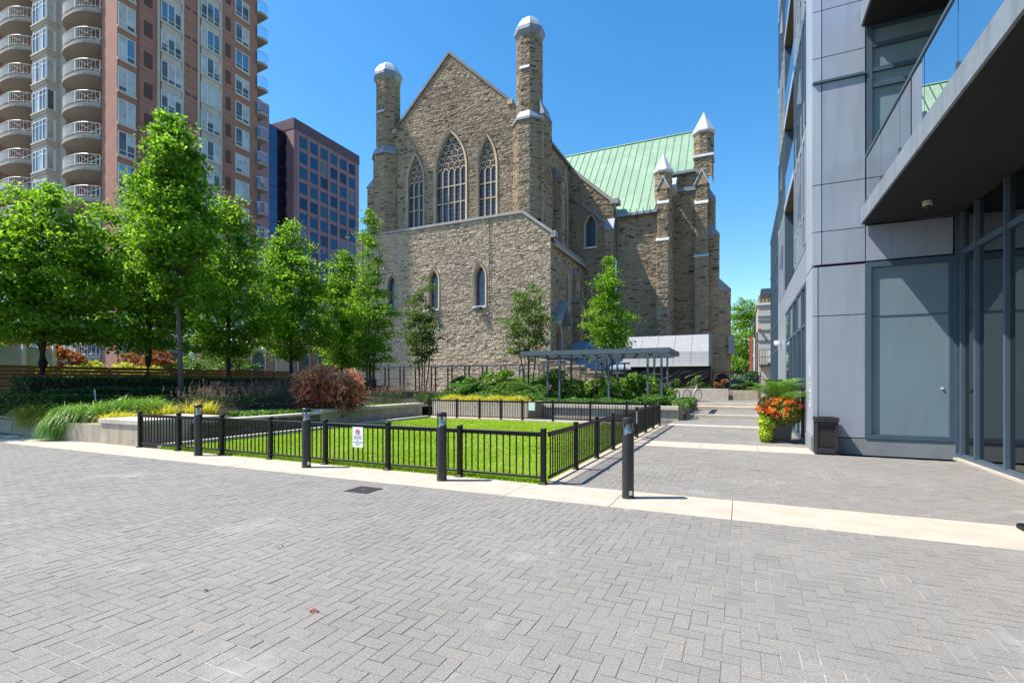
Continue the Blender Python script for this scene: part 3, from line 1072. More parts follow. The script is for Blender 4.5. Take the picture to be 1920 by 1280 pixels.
MB().hexa([(-4.25, 50.55, 22.95), (-2.35, 50.55, 22.95), (-2.35, 52.65, 22.95), (-4.25, 52.65, 22.95)],
          [(-4.2, 50.6, 23.2), (-2.4, 50.6, 23.2), (-2.5, 52.5, 23.8), (-4.1, 52.5, 23.8)]).build("weathering", M_leadw, church)
octagon(-3.3, 51.6, 0.86, 23.2, 25.4, "turret_shaft")
MB().lathe((-3.3, 51.6, 0), [(0.93, 25.3), (1.12, 25.45), (1.12, 25.56), (0.03, 27.6)], 8, rot=R(22.5)).build("turret_cap", M_leadw, church)
# gable end steps to the right
block(-2.85, -1.95, 51.0, 52.3, ZB, 15.5, faces="FR")
weather(-2.85, -1.95, 51.0, 52.3, 15.5, 1.5, 'R')
block(-2.85, -2.3, 51.0, 52.3, 15.5, 19.0, faces="FR")
weather(-2.85, -2.3, 51.0, 52.3, 19.0, 1.2, 'R')
block(-1.95, -0.95, 51.1, 52.2, ZB, 10.2, faces="FR")
weather(-1.95, -0.95, 51.1, 52.2, 10.2, 1.3, 'R')
MB().tube([(-0.7, 51.6, 3.4), (-0.7, 51.6, 1.0)], 0.05, 6).build("drain_pipe", M_lead, church)
gothic_window((0, 51.0), (1, 0), -1.9 + 0.25, ZB, 1.3, 1.2, 0.8, church, fw=0.16, depth=-0.02, proud=0.16, sill=False, name="niche", glass=mat("dark_void", (0.02, 0.018, 0.016), 0.9))
B(-1.1, -0.55, 50.8, 51.1, 4.2, 5.9).build("vent_box", M_lead, church)

# green copper roof: each tray between seams is a piece
e0, e1 = (46.6, 17.25), (55.2, 27.6)
nx = 22
for k in range(nx):
    xa, xb = -20.65 + 0.75 * k, -20.65 + 0.75 * (k + 1)
    ya, za = e0
    if xa > -7.2:
        t = (50.2 - e0[0]) / (e1[0] - e0[0])
        ya, za = e0[0] + t * (e1[0] - e0[0]), e0[1] + t * (e1[1] - e0[1])
    if xb < -10.9:
        # trays above the half gable start higher
        zc = min(22.1 - (0.5 * (xa + xb) + 14.9) * 0.91, 22.4)
        t = max(0, (zc - e0[1] - 0.3) / (e1[1] - e0[1]))
        ya, za = e0[0] + t * (e1[0] - e0[0]), e0[1] + t * (e1[1] - e0[1])
    MB().hexa([(xa, ya, za - 0.12), (xb, ya, za - 0.12), (xb, e1[0], e1[1] - 0.12), (xa, e1[0], e1[1] - 0.12)],
              [(xa, ya, za), (xb, ya, za), (xb, e1[0], e1[1]), (xa, e1[0], e1[1])]).build("roof_tray", M_copper, church)
    MB().hexa([(xb - 0.03, ya, za - 0.02), (xb + 0.03, ya, za - 0.02), (xb + 0.03, e1[0], e1[1] - 0.02), (xb - 0.03, e1[0], e1[1] - 0.02)],
              [(xb - 0.02, ya, za + 0.09), (xb + 0.02, ya, za + 0.09), (xb + 0.02, e1[0], e1[1] + 0.09), (xb - 0.02, e1[0], e1[1] + 0.09)]).build("roof_seam", M_copperd, church)
MB().hexa([(-16.9, 55.2, 27.5), (-4.1, 55.2, 27.5), (-4.1, 64, 17.2), (-16.9, 64, 17.2)],
          [(-16.9, 55.2, 27.6), (-4.1, 55.2, 27.6), (-4.1, 64, 17.4), (-16.9, 64, 17.4)]).build("rear_roof", M_copper, church)
MB().tube([(-20.65, 55.2, 27.66), (-4.1, 55.2, 27.66)], 0.1, 6).build("ridge_roll", M_copper, church)
MB().prism([(50.8, 17.0), (63.5, 17.0), (55.2, 27.3), (50.8, 22.1)], 'x', -4.15, -3.9).build("end_gable", M_stoned, church)
B(-4.1, -3.8, 50.8, 63.5, ZB, 17.2).build("end_wall", M_stoned, church)
B(-10.8, -6.9, 46.45, 46.75, 16.95, 17.2).build("gutter", M_lead, church)
for k in range(7):
    B(-10.6 + k * 0.6, -10.52 + k * 0.6, 46.4, 46.48, 17.0, 17.5).build("snow_guard", M_lead, church)
B(-6.2, -3.9, 50.0, 50.35, 21.45, 21.7).build("gutter", M_lead, church)
B(-6.1, -3.9, 50.25, 50.48, 19.8, 20.15).build("string_course", M_lead, church)
MB().tube([(-10.55, 46.7, 17.0), (-10.55, 46.85, 16.6), (-10.55, 46.85, 1.0)], 0.09, 8).build("downpipe", M_copperd, church)
MB().tube([(-10.75, 46.0, 18.2), (-10.55, 46.6, 17.1)], 0.1, 8).build("downpipe", M_copper, church)

# floodlights under the annex windows
for x, z, lab in ((-29.2, 7.75, "black floodlight under the left lancet window of the church wall"), (-24.6, 7.75, "black floodlight under the middle lancet window of the church wall"),
                  (-19.95, 7.65, "black floodlight under the right lancet window of the church wall")):
    fl = thing("floodlight", lab, "floodlight", (x, YA - 0.1, z), "floodlights on the church wall")
    MB().tube([(x, YA, z - 0.1), (x, YA - 0.3, z - 0.1), (x, YA - 0.3, z + 0.02)], 0.03, 6).build("bracket", M_black, fl)
    MB().hexa([(x - 0.22, YA - 0.5, z - 0.05), (x + 0.22, YA - 0.5, z - 0.05), (x + 0.22, YA - 0.2, z + 0.02), (x - 0.22, YA - 0.2, z + 0.02)],
              [(x - 0.22, YA - 0.46, z + 0.1), (x + 0.22, YA - 0.46, z + 0.1), (x + 0.22, YA - 0.15, z + 0.22), (x - 0.22, YA - 0.15, z + 0.22)]).build("housing", M_black, fl)
# ================================================================ brick apartment tower
M_brick = mat("red_brick", (0.36, 0.175, 0.125), 0.85, noise=[(0.8, 0.08), (9, 0.10)], bump=(25, 0.2, 0.01))
M_brickd = mat("dark_red_brick", (0.25, 0.105, 0.075), 0.85, noise=[(0.8, 0.1), (9, 0.1)])
M_beige = mat("beige_precast", (0.52, 0.45, 0.36), 0.8, noise=[(0.8, 0.08)])
M_frame = mat("white_window_frame", (0.68, 0.70, 0.66), 0.5)
M_vent = mat("brown_vent", (0.10, 0.05, 0.035), 0.7)
M_rail = mat("white_railing", (0.70, 0.70, 0.68), 0.45)
M_soff = mat("balcony_soffit", (0.37, 0.335, 0.285), 0.85, noise=(1.5, 0.08))
APG = [mat("apartment_glass_blind", (0.48, 0.50, 0.47), 0.10, noise=(1.2, 0.25), spec=0.9, ior=1.6),
       mat("apartment_glass_dark", (0.10, 0.115, 0.12), 0.08, noise=(1.0, 0.4), spec=0.6, ior=1.45),
       mat("apartment_glass_sky", (0.05, 0.07, 0.10), 0.03, spec=1.0, ior=2.2),
       mat("apartment_glass_curtain", (0.46, 0.44, 0.39), 0.12, noise=(2.0, 0.3), spec=0.8, ior=1.5)]

tower = thing("apartment_tower", "tall red brick apartment tower with white bay windows and curved balconies", "apartment building", (-51, 26, 0))
FX, FY, FL = -51.0, 25.9, 2.9
RB = FY + 1.4        # back of the balcony recesses
TH = 62
B(-78, FX, RB, 40.2, 0, TH).build("wall", M_brick, tower)
B(-53.4, FX, FY, RB, 0, TH).build("corner_pier", M_brick, tower)
B(-66.0, -59.6, FY, RB, 0, TH).build("bay_core", M_brick, tower)
B(-78, -73.4, FY, RB, 0, TH).build("end_pier", M_brick, tower)
NF0, NF1 = 1, 20


def face_window(y0, y1, z0, z1, n, mt, parent, sillm):
    """window in the wall facing +x: frame, panes, sill"""
    d = FX
    fr = MB()
    t = 0.07
    fr.box(d, d + 0.09, y0, y1, z0, z0 + t).box(d, d + 0.09, y0, y1, z1 - t, z1).box(d, d + 0.09, y0, y0 + t, z0 + t, z1 - t).box(d, d + 0.09, y1 - t, y1, z0 + t, z1 - t)
    for k in range(1, n):
        y = y0 + (y1 - y0) * k / n
        fr.box(d, d + 0.085, y - 0.04, y + 0.04, z0 + t, z1 - t)
    zb = z0 + (z1 - z0) * 0.22
    fr.box(d, d + 0.07, y0 + t, y1 - t, zb - 0.025, zb + 0.025)
    f = fr.build("window", M_frame, parent)
    for k in range(n):
        a, b = y0 + (y1 - y0) * k / n, y0 + (y1 - y0) * (k + 1) / n
        cut = z0 + t + (z1 - z0 - 2 * t) * random.choice((0, 0, 0, 0.22, 0.22, 0.35, 0.5, 0.75))
        upper = random.choices(mt, (4, 1.6, 0.5, 3))[0]
        for za, zb_, pm_ in ((z0 + t, cut, APG[1]), (cut, z1 - t, upper)):
            if zb_ - za > 0.02:
                MB().add([(d + 0.03, a + 0.04, za), (d + 0.03, b - 0.04, za), (d + 0.03, b - 0.04, zb_), (d + 0.03, a + 0.04, zb_)],
                         [(0, 1, 2, 3)]).build("pane", pm_, f, fix=False)
    B(d, d + 0.16, y0 - 0.08, y1 + 0.08, z0 - 0.22, z0).build("sill", sillm, f)
    return f


for k in range(NF0, NF1):
    z = 1.75 + FL * k       # sill height of this storey
    up = k > 11
    gl = APG if not up else [APG[2], APG[2], APG[2], APG[3]]
    face_window(25.95, 27.35, z, z + 2.15, 2, gl if k > 12 else APG, tower, M_beige)
    face_window(29.6, 31.55, z, z + 2.0, 3, gl, tower, M_beige)
    face_window(33.5, 35.6, z, z + 2.0, 3, gl if k > 10 else APG, tower, M_beige)
    face_window(37.4, 39.1, z, z + 2.0, 2, gl, tower, M_beige)
    B(FX, FX + 0.05, 28.15, 28.85, z + 0.5, z + 1.9).build("vent_panel", M_vent, tower)
    B(FX, FX + 0.05, 36.3, 36.85, z + 0.5, z + 1.9).build("vent_panel", M_vent, tower)
    for y in (32.0, 32.25, 32.75, 33.0):
        B(FX, FX + 0.06, y, y + 0.13, z - 0.15, z + 0.05).build("vent_cap", M_vent, tower)
    for y0, y1 in ((29.45, 31.7), (33.35, 35.75)):     # beige spandrel under each wide window
        B(FX, FX + 0.10, y0 + 0.2, y1 - 0.2, z + 2.02, z + 2.66).build("spandrel", M_beige, tower)
for y in (29.35, 31.65, 33.25, 35.7):
    B(FX, FX + 0.14, y - 0.1, y + 0.1, 0, TH).build("pilaster", M_beige, tower)
B(FX, FX + 0.05, 27.55, 27.72, 0, TH).build("downpipe", M_brickd, tower)
for z in np.arange(16.3, 42, 0.725):
    B(FX + 0.001, FX + 0.012, 27.75, 29.24, z, z + 0.05).build("brick_band", M_brickd, tower)
    B(FX + 0.001, FX + 0.012, 31.76, 33.14, z, z + 0.05).build("brick_band", M_brickd, tower)
    B(FX + 0.001, FX + 0.012, 35.82, 37.3, z, z + 0.05).build("brick_band", M_brickd, tower)


def curve_slab(x0, x1, y, bulge, n=10):
    pts = []
    for i in range(n + 1):
        t = i / n
        x = x0 + (x1 - x0) * t
        pts.append((x, y - bulge * (1 - abs(2 * t - 1) ** 3)))
    return pts


def balcony(x0, x1, z, parent, y=FY, bulge=1.15):
    """bowed balcony on the wall facing the plaza"""
    pts = curve_slab(x0, x1, y, bulge)
    poly = pts + [(x1, y + 1.4), (x0, y + 1.4)]
    b = MB().prism(poly, 'z', z - 0.22, z).build("balcony", M_soff, parent)
    MB().prism(curve_slab(x0 + 0.12, x1 - 0.12, y, bulge - 0.1) + [(x1 - 0.12, y + 0.3), (x0 + 0.12, y + 0.3)], 'z', z, z + 0.22).build("kerb", M_beige, b)
    # rail
    rp = curve_slab(x0 + 0.1, x1 - 0.1, y, bulge - 0.06, 24)
    MB().tube([(px, py, z + 1.25) for px, py in rp], 0.045, 5).build("top_rail", M_rail, b)
    MB().tube([(px, py, z + 0.34) for px, py in rp], 0.03, 4).build("bottom_rail", M_rail, b)
    bal = MB()
    for i, (px, py) in enumerate(rp):
        r = 0.04 if i % 8 == 0 else 0.014
        bal.box(px - r, px + r, py - r, py + r, z + 0.2, z + 1.25)
        if i < len(rp) - 1 and 8 <= i < 16:
            qx, qy = rp[i + 1]
            mx, my = (px + qx) / 2, (py + qy) / 2
            bal.box(mx - 0.013, mx + 0.013, my - 0.013, my + 0.013, z + 0.3, z + 1.25)
    for i in (1, 17):                                    # crossed end panels
        a, c = rp[i], rp[i + 6]
        bal.tube([(a[0], a[1], z + 0.36), (c[0], c[1], z + 1.22)], 0.02, 4)
        bal.tube([(a[0], a[1], z + 1.22), (c[0], c[1], z + 0.36)], 0.02, 4)
    bal.build("balusters", M_rail, b, kind="stuff")
    # recessed door behind
    B(x0 + 0.3, x1 - 0.3, RB - 0.04, RB, z + 0.02, z + 2.3).build("glazing", APG[1], b)
    for t in (0.12, 0.4, 0.68, 0.9):
        xx = x0 + (x1 - x0) * t
        B(xx - 0.05, xx + 0.05, RB - 0.09, RB - 0.041, z + 0.02, z + 2.35).build("door_post", M_frame, b)
    B(x0 + 0.3, x1 - 0.3, RB - 0.085, RB - 0.042, z + 1.95, z + 2.05).build("transom", M_frame, b)
    return b


B(-63.9, -59.58, FY - 0.05, FY + 0.4, 0, TH).build("bay_wall", M_beige, tower)
BX0, BX1, BY0 = -63.5, -60.75, FY - 1.0
B(BX0, BX1, BY0 + 0.03, FY, 0, TH).build("bay_shaft", M_beige, tower)
for k in range(NF0, NF1):
    z = 1.75 + FL * k
    balcony(-59.4, -53.6, z - 0.85, tower)
    balcony(-72.0, -66.1, z - 0.85, tower)
    # bay window: front of four lights, side of two
    t = 0.08
    fr = MB()
    z0, z1 = z, z + 2.0
    for (a, b) in ((BX0 + 0.15, BX1),):
        fr.box(a, b, BY0 - 0.06, BY0 + 0.03, z0, z0 + t).box(a, b, BY0 - 0.06, BY0 + 0.03, z1 - t, z1).box(a, b, BY0 - 0.05, BY0 + 0.03, z1 - 0.55, z1 - 0.49)
        for i in range(5):
            x = a + (b - a) * i / 4
            fr.box(x - 0.05, x + 0.05, BY0 - 0.061, BY0 + 0.03, z0 + t, z1 - t)
    fr.box(BX1 - 0.02, BX1 + 0.06, BY0 - 0.05, FY - 0.3, z0, z0 + t).box(BX1 - 0.02, BX1 + 0.06, BY0 - 0.05, FY - 0.3, z1 - t, z1)
    for y in (BY0 - 0.0, BY0 + 0.55, FY - 0.35):
        fr.box(BX1 - 0.02, BX1 + 0.061, y - 0.05, y + 0.05, z0 + t, z1 - t)
    f = fr.build("bay_window", M_frame, tower)
    for i in range(4):
        a = BX0 + 0.15 + (BX1 - BX0 - 0.15) * i / 4
        b = a + (BX1 - BX0 - 0.15) / 4
        B(a + 0.05, b - 0.05, BY0 - 0.02, BY0 + 0.02, z0 + t, z1 - t).build("pane", random.choices(APG, (1, 4, 1, 1))[0], f)
    B(BX1, BX1 + 0.03, BY0 + 0.08, FY - 0.4, z0 + t, z1 - t).build("pane", random.choices(APG, (3, 1, 0, 3))[0], f)
    B(BX0, BX1 + 0.16, BY0 - 0.16, FY, z - 0.18, z - 0.02).build("sill", M_beige, f)
    B(BX0, BX1 + 0.1, BY0 - 0.08, FY, z - 0.42, z - 0.2).build("moulding", M_beige, f)
    # small balconies at the far corner, seen from the side
    zz = z - 0.85
    cp = [(FX - 2.25, 40.21), (FX - 0.05, 40.21), (FX + 0.2, 40.0), (FX + 0.5, 40.2), (FX + 0.65, 40.6), (FX + 0.55, 41.2), (FX - 2.25, 41.4)]
    cb = MB().prism(cp, 'z', zz - 0.28, zz).build("corner_balcony", M_soff, tower)
    MB().tube([(x, y, zz + 1.15) for x, y in cp[1:6]], 0.045, 5).build("top_rail", M_rail, cb)
    gm = MB()
    for (xa, ya), (xb, yb) in zip(cp[1:5], cp[2:6]):
        gm.add([(xa, ya, zz + 0.1), (xb, yb, zz + 0.1), (xb, yb, zz + 1.1), (xa, ya, zz + 1.1)], [(0, 1, 2, 3)])
    gm.build("glass_guard", glass_mat("guard_glass", (0.8, 0.9, 0.95), 0.12), cb, fix=False)
B(-78, FX - 2.2, 40.2, 41.2, 0, TH).build("rear_wall", M_brick, tower)

# ---- low brick podium and forecourt wall beyond the garden
pod = thing("brick_podium", "low orange brick podium wall behind the garden trees", "wall", (-40, 34, 0))
M_obrick = mat("orange_brick", (0.46, 0.24, 0.14), 0.85, noise=[(1, 0.08), (10, 0.08)])
B(-46, -40.2, 29.5, 44, 0, 6.0).build("wall", M_obrick, pod)
B(-46.2, -40.0, 29.4, 44.1, 6.0, 6.3).build("cornice", M_beige, pod)
for y in (31, 33.6, 36.2, 38.8, 41.4):
    f = B(-40.2, -40.12, y, y + 1.5, 1.6, 4.4).build("window", M_frame, pod)
    B(-40.14, -40.1, y + 0.12, y + 1.38, 1.72, 4.28).build("pane", APG[1], f)

# ================================================================ purple granite office block
M_gran = mat("purple_granite", (0.28, 0.15, 0.16), 0.55, noise=[(0.3, 0.08), (3, 0.07)])
M_grand = mat("dark_purple_granite", (0.10, 0.045, 0.055), 0.5, noise=[(0.3, 0.1)])
M_oglass = mat("office_glass", (0.012, 0.07, 0.17), 0.08, spec=0.5, ior=1.4)
M_oglass2 = mat("office_glass_blue", (0.015, 0.07, 0.22), 0.06, spec=0.6, ior=1.5)
OG = [M_oglass, mat("office_glass_deep", (0.008, 0.035, 0.085), 0.06, spec=0.5, ior=1.4), mat("office_glass_teal", (0.02, 0.085, 0.14), 0.1, spec=0.5, ior=1.45),
      mat("office_glass_blind", (0.10, 0.14, 0.17), 0.2, spec=0.5)]
off = thing("office_building", "purple granite office block with rows of dark blue windows", "office building", (-97.5, 87, 0))
OX, OY = -97.5, 86.8
B(-115, OX, OY, 109.2, 0, 64.8).build("wall", M_gran, off)
B(-115.1, OX + 0.1, OY - 0.1, 109.3, 62.4, 64.9).build("parapet", M_grand, off)
pw = 3.35
for r in range(15):
    z = 58.7 - 3.72 * r
    for c in range(6):
        y = OY + 1.75 + c * pw
        f = B(OX - 0.1, OX + 0.02, y - 0.12, y + 2.5, z - 0.1, z + 2.7).build("window", M_grand, off)
        MB().add([(OX + 0.03, y - 0.04, z - 0.02), (OX + 0.03, y + 2.42, z - 0.02), (OX + 0.03, y + 2.42, z + 2.62), (OX + 0.03, y - 0.04, z + 2.62)], [(0, 1, 2, 3)]).build("pane", random.choices(OG, (5, 3, 1.5, 0.6))[0], f, fix=False)
    for c in range(3):
        x = -99.9 - c * 3.6
        B(x - 2.1, x, OY - 0.03, OY + 0.1, z, z + 2.5).build("window", M_oglass, off)
    B(OX, OX + 0.06, OY, 109.2, z - 0.55, z - 0.40).build("string_course", M_gran, off)
for c in range(7):
    y = OY + 0.85 + c * pw
    B(OX, OX + 0.14, y - 0.22, y + 0.22, 0, 62.4).build("pier", M_gran, off)

gt = thing("glass_office", "narrow blue mirror glass office slab between the brick tower and the granite block", "office building", (-101, 84, 0))
B(-125, -100.3, 81.9, 86.75, 0, 62.0).build("core", M_grand, gt)
M_dglass = mat("office_glass_black", (0.006, 0.008, 0.014), 0.08, spec=0.4, ior=1.4)
for r in range(22):
    z = 0.5 + 2.78 * r
    B(-100.3, -100.22, 82.0, 84.3, z, z + 2.62).build("glass_band", M_oglass2, gt)
    B(-100.3, -100.2, 84.35, 86.7, z, z + 2.62).build("dark_band", M_dglass, gt)
pt = thing("granite_office", "reddish granite office slab right behind the brick tower", "office building", (-100, 76, 0))
B(-125, -99.9, 68, 81.85, 0, 66).build("wall", M_gran, pt)
for r in range(17):
    z = 2 + 3.7 * r
    B(-99.9, -99.84, 69.5, 71.5, z, z + 2.3).build("window", M_oglass, pt)
    B(-99.9, -99.84, 74.0, 76.0, z, z + 2.3).build("window", M_oglass, pt)
    B(-99.9, -99.84, 78.0, 79.4, z, z + 2.3).build("window", M_oglass, pt)
ft = thing("distant_tower", "distant teal glass tower between the office block and the church", "tower", (-110, 190, 0))
B(-125, -106, 195, 215, 0, 85).build("core", mat("distant_glass", (0.03, 0.10, 0.16), 0.1, spec=1.0, ior=1.8), ft)
for r in range(25):
    B(-125.1, -105.9, 194.9, 215.1, 3.4 * r, 3.4 * r + 0.7).build("floor_band", M_frame, ft)

# ================================================================ grey panel condominium on the right
M_panel = mat("grey_panel", (0.31, 0.345, 0.415), 0.36, noise=[(0.5, 0.06), (3, 0.03)], spec=0.5, bump=(1.3, 0.12, 0.03), streak=((0.235, 0.25, 0.29), 0.45), patch=(4.0, (0.27, 0.285, 0.33), 0.68, 0.9))
M_panel2 = mat("light_grey_panel", (0.38, 0.42, 0.50), 0.38, noise=[(0.5, 0.05)], streak=((0.28, 0.30, 0.35), 0.4))
M_slate = mat("slate_frame", (0.065, 0.10, 0.14), 0.4, noise=(2, 0.06))
M_dark = mat("joint_dark", (0.012, 0.015, 0.02), 0.8)
M_plinth = mat("grey_plinth", (0.22, 0.245, 0.26), 0.8, noise=[(2, 0.1), (50, 0.07)], bump=(50, 0.2, 0.004))
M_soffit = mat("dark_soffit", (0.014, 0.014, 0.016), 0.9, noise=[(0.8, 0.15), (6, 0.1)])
M_fascia = mat("slab_fascia", (0.21, 0.245, 0.29), 0.6, noise=[(1.5, 0.1), (12, 0.08)], streak=((0.10, 0.11, 0.13), 0.5))
M_spand = mat("spandrel_glass", (0.175, 0.25, 0.285), 0.38, spec=0.5, noise=(0.6, 0.06), streak=((0.14, 0.20, 0.23), 0.5))
M_clear = glass_mat("storefront_glass", (0.42, 0.50, 0.50), 0.20)
M_balg = glass_mat("balcony_glass", (0.30, 0.55, 0.82), 0.85)
M_room = mat("room_interior", (0.10, 0.11, 0.11), 0.9, noise=(0.7, 0.2))
M_sideg = mat("side_window_glass", (0.02, 0.04, 0.065), 0.04, spec=1.0, ior=1.8)

condo = thing("condominium_building", "grey panel condominium block with glass balconies and glazed lobby", "apartment building", (4, 13, 0))
PYW = 13.0
B(1.5, 9, PYW + 0.12, 24.4, 0.0, 4.15).build("core", M_dark, condo)
B(1.52, 14, PYW + 0.12, 17.0, 4.15, 40).build("upper_core", M_dark, condo)
B(2.7, 14, 17.0, 20.6, 4.15, 40).build("upper_core", M_dark, condo)
B(1.52, 14, 20.6, 24.38, 4.15, 40).build("upper_core", M_dark, condo)


def panel(x0, x1, z0, z1, m=M_panel, y=PYW, name="wall_panel"):
    g = 0.009
    return MB().add([], []).hexa([(x0 + g, y, z0 + g), (x1 - g, y, z0 + g), (x1 - g, y + 0.1, z0 + g), (x0 + g, y + 0.1, z0 + g)],
                                 [(x0 + g, y, z1 - g), (x1 - g, y, z1 - g), (x1 - g, y + 0.1, z1 - g), (x0 + g, y + 0.1, z1 - g)]).build(name, m, condo)


B(1.42, 3.98, PYW - 0.012, PYW + 0.3, -0.03, 0.32).build("plinth", M_plinth, condo)
B(1.43, 1.7, PYW + 0.3, 14.15, -0.03, 0.32).build("plinth", M_plinth, condo)
for z0, z1 in ((0.335, 3.02), (3.02, 4.12)):
    panel(1.56, 2.44, z0, z1)
    panel(1.45, 1.56, z0, z1, M_panel2)
for z0, z1 in ((4.16, 4.90), (4.90, 5.95), (5.95, 8.20), (8.25, 8.78), (8.78, 9.83), (9.83, 12.1), (12.1, 12.65), (12.65, 14.2), (14.2, 17), (17, 20), (20, 24), (24, 30), (30, 40)):
    panel(1.63, 2.44, z0, z1)
    panel(1.44, 1.63, z0, z1, M_panel2)
B(1.46, 2.44, PYW - 0.05, PYW + 0.1, 8.2, 8.25).build("ledge", M_slate, condo)
panel(2.44, 3.93, 4.16, 4.93)
# big window beside the bin
f = MB().box(2.44, 3.97, PYW - 0.03, PYW + 0.1, 0.33, 0.43).box(2.44, 3.97, PYW - 0.03, PYW + 0.1, 4.02, 4.13).box(2.44, 2.54, PYW - 0.031, PYW + 0.1, 0.43, 4.02).box(3.86, 3.97, PYW - 0.031, PYW + 0.1, 0.43, 4.02).build("window", M_slate, condo)
B(2.54, 3.86, PYW + 0.045, PYW + 0.08, 0.43, 2.96).build("pane", M_spand, f)
B(2.54, 3.86, PYW + 0.045, PYW + 0.08, 2.975, 4.02).build("pane", M_spand, f)
B(2.54, 3.86, PYW + 0.035, PYW + 0.07, 2.955, 2.98).build("glazing_bar", M_slate, f)
MB().tube([(3.76, PYW + 0.05, 1.42), (3.76, PYW + 0.02, 1.42)], 0.022, 10).build("white_knob", M_frame, f)
# glazing above the canopy
f = MB().box(2.46, 2.56, PYW - 0.02, PYW + 0.1, 4.95, 20).build("curtain_frame", M_slate, condo)
zs = [4.95, 5.95, 7.93, 8.27, 8.79, 9.2]
for a, b in zip(zs[:-1], zs[1:]):
    B(2.56, 4.0, PYW + 0.05, PYW + 0.09, a + 0.02, b - 0.02).build("pane", M_spand, f)
    B(2.56, 4.0, PYW - 0.01, PYW + 0.1, b - 0.05, b + 0.04).build("transom", M_slate, f)
B(2.56, 4.0, PYW + 0.05, PYW + 0.09, 9.7, 20).build("pane", M_spand, f)


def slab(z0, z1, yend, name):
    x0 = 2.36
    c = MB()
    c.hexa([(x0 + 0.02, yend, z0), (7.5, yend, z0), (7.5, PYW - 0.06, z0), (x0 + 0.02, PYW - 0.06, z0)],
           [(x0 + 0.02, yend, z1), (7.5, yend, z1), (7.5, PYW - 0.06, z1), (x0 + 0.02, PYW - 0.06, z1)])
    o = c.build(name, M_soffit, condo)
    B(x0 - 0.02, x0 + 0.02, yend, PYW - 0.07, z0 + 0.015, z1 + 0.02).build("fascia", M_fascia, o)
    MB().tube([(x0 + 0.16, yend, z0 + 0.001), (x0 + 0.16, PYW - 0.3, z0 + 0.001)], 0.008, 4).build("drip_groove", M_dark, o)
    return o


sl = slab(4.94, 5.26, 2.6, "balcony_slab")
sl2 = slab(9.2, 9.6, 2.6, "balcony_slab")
# glass balustrade on the lower slab
xg = 2.44
MB().box(xg - 0.025, xg + 0.025, 2.6, 12.9, 6.36, 6.41).build("handrail", M_slate, sl)
for i, y in enumerate(np.arange(12.9, 2.7, -1.25)):
    y1 = max(y - 1.25, 2.6)
    B(xg - 0.006, xg + 0.006, y1 + 0.012, y - 0.012, 5.2, 6.36).build("glass_panel", M_balg, sl)
    B(xg - 0.03, xg + 0.03, y - 0.015, y + 0.015, 5.3, 5.5).build("glass_clamp", M_slate, sl)
    B(xg + 0.04, xg + 0.07, y - 0.012, y + 0.012, 5.26, 6.36).build("post", M_slate, sl)

# lobby glazing facing the path
GX = 4.02
my = [12.98, 12.72, 12.06, 10.90, 9.74, 8.58, 7.42, 6.26, 5.1, 3.94, 2.78]
lob = MB().box(GX - 0.05, GX + 0.05, 2.6, 12.98, -0.02, 0.12).build("lobby_glazing", M_slate, condo)
for y in my:
    B(GX - 0.07, GX + 0.07, y - 0.035, y + 0.035, 0.12, 4.93).build("mullion", M_slate, lob)
for a, b in zip(my[1:], my[:-1]):
    B(GX - 0.055, GX + 0.05, a + 0.036, b - 0.036, 4.06, 4.16).build("transom", M_slate, lob)
    B(GX - 0.006, GX + 0.006, a + 0.036, b - 0.036, 0.12, 4.06).build("pane", M_clear, lob)
    B(GX - 0.006, GX + 0.006, a + 0.036, b - 0.036, 4.16, 4.93).build("pane", M_clear, lob)
B(GX - 0.13, GX - 0.051, 2.6, 12.9, -0.02, 0.03).build("lobby_kerb", M_conc, condo)
# what stands behind the lobby glass
B(7.4, 7.6, 2.6, 13.1, 0, 4.9).build("lobby_wall", M_room, condo)
B(4.1, 7.5, 2.6, 13.1, -0.05, 0.0).build("lobby_floor", mat("lobby_floor", (0.12, 0.12, 0.115), 0.35), condo)
B(4.1, 7.5, 12.95, 13.1, 0, 4.9).build("lobby_wall", M_room, condo)
B(4.1, 7.5, 2.5, 2.6, 0, 4.9).build("lobby_wall", M_room, condo)
for y in (11.9, 10.7, 9.5):
    cu = MB()
    for i in range(8):
        a = y - 0.5 + i * 0.125
        cu.box(4.28 + (i % 2) * 0.03, 4.33 + (i % 2) * 0.03, a, a + 0.12, 0.05, 4.8)
    cu.build("curtain", mat("green_grey_curtain", (0.16, 0.22, 0.18), 0.9), condo, kind="stuff")

# side facing the path (north-south face)
SX = 1.45
B(SX, SX + 0.06, 13.11, 14.2, 4.16, 4.92).build("wall_panel", M_panel2, condo)
B(SX, SX + 0.06, 13.11, 14.2, 0.335, 4.12).build("wall_panel", M_panel2, condo)
for a, b in ((4.93, 5.95), (5.96, 8.2), (8.21, 9.85), (9.86, 12.1), (12.11, 14.2), (14.21, 17), (17.01, 20), (20.01, 25), (25.01, 32), (32.01, 40)):
    B(SX, SX + 0.06, 13.11, 14.2, a, b).build("wall_panel", M_panel2, condo)
for a, b in ((14.22, 16.6), (16.62, 19.0), (19.02, 21.4), (21.42, 23.9)):
    B(SX, SX + 0.06, a, b, 4.05, 4.83).build("wall_panel", M_panel, condo)
B(SX, SX + 0.08, 23.9, 24.4, 0, 40).build("end_pier", M_panel2, condo)
B(SX, SX + 0.06, 20.6, 23.9, 0, 4.03).build("wall_panel", M_panel, condo)
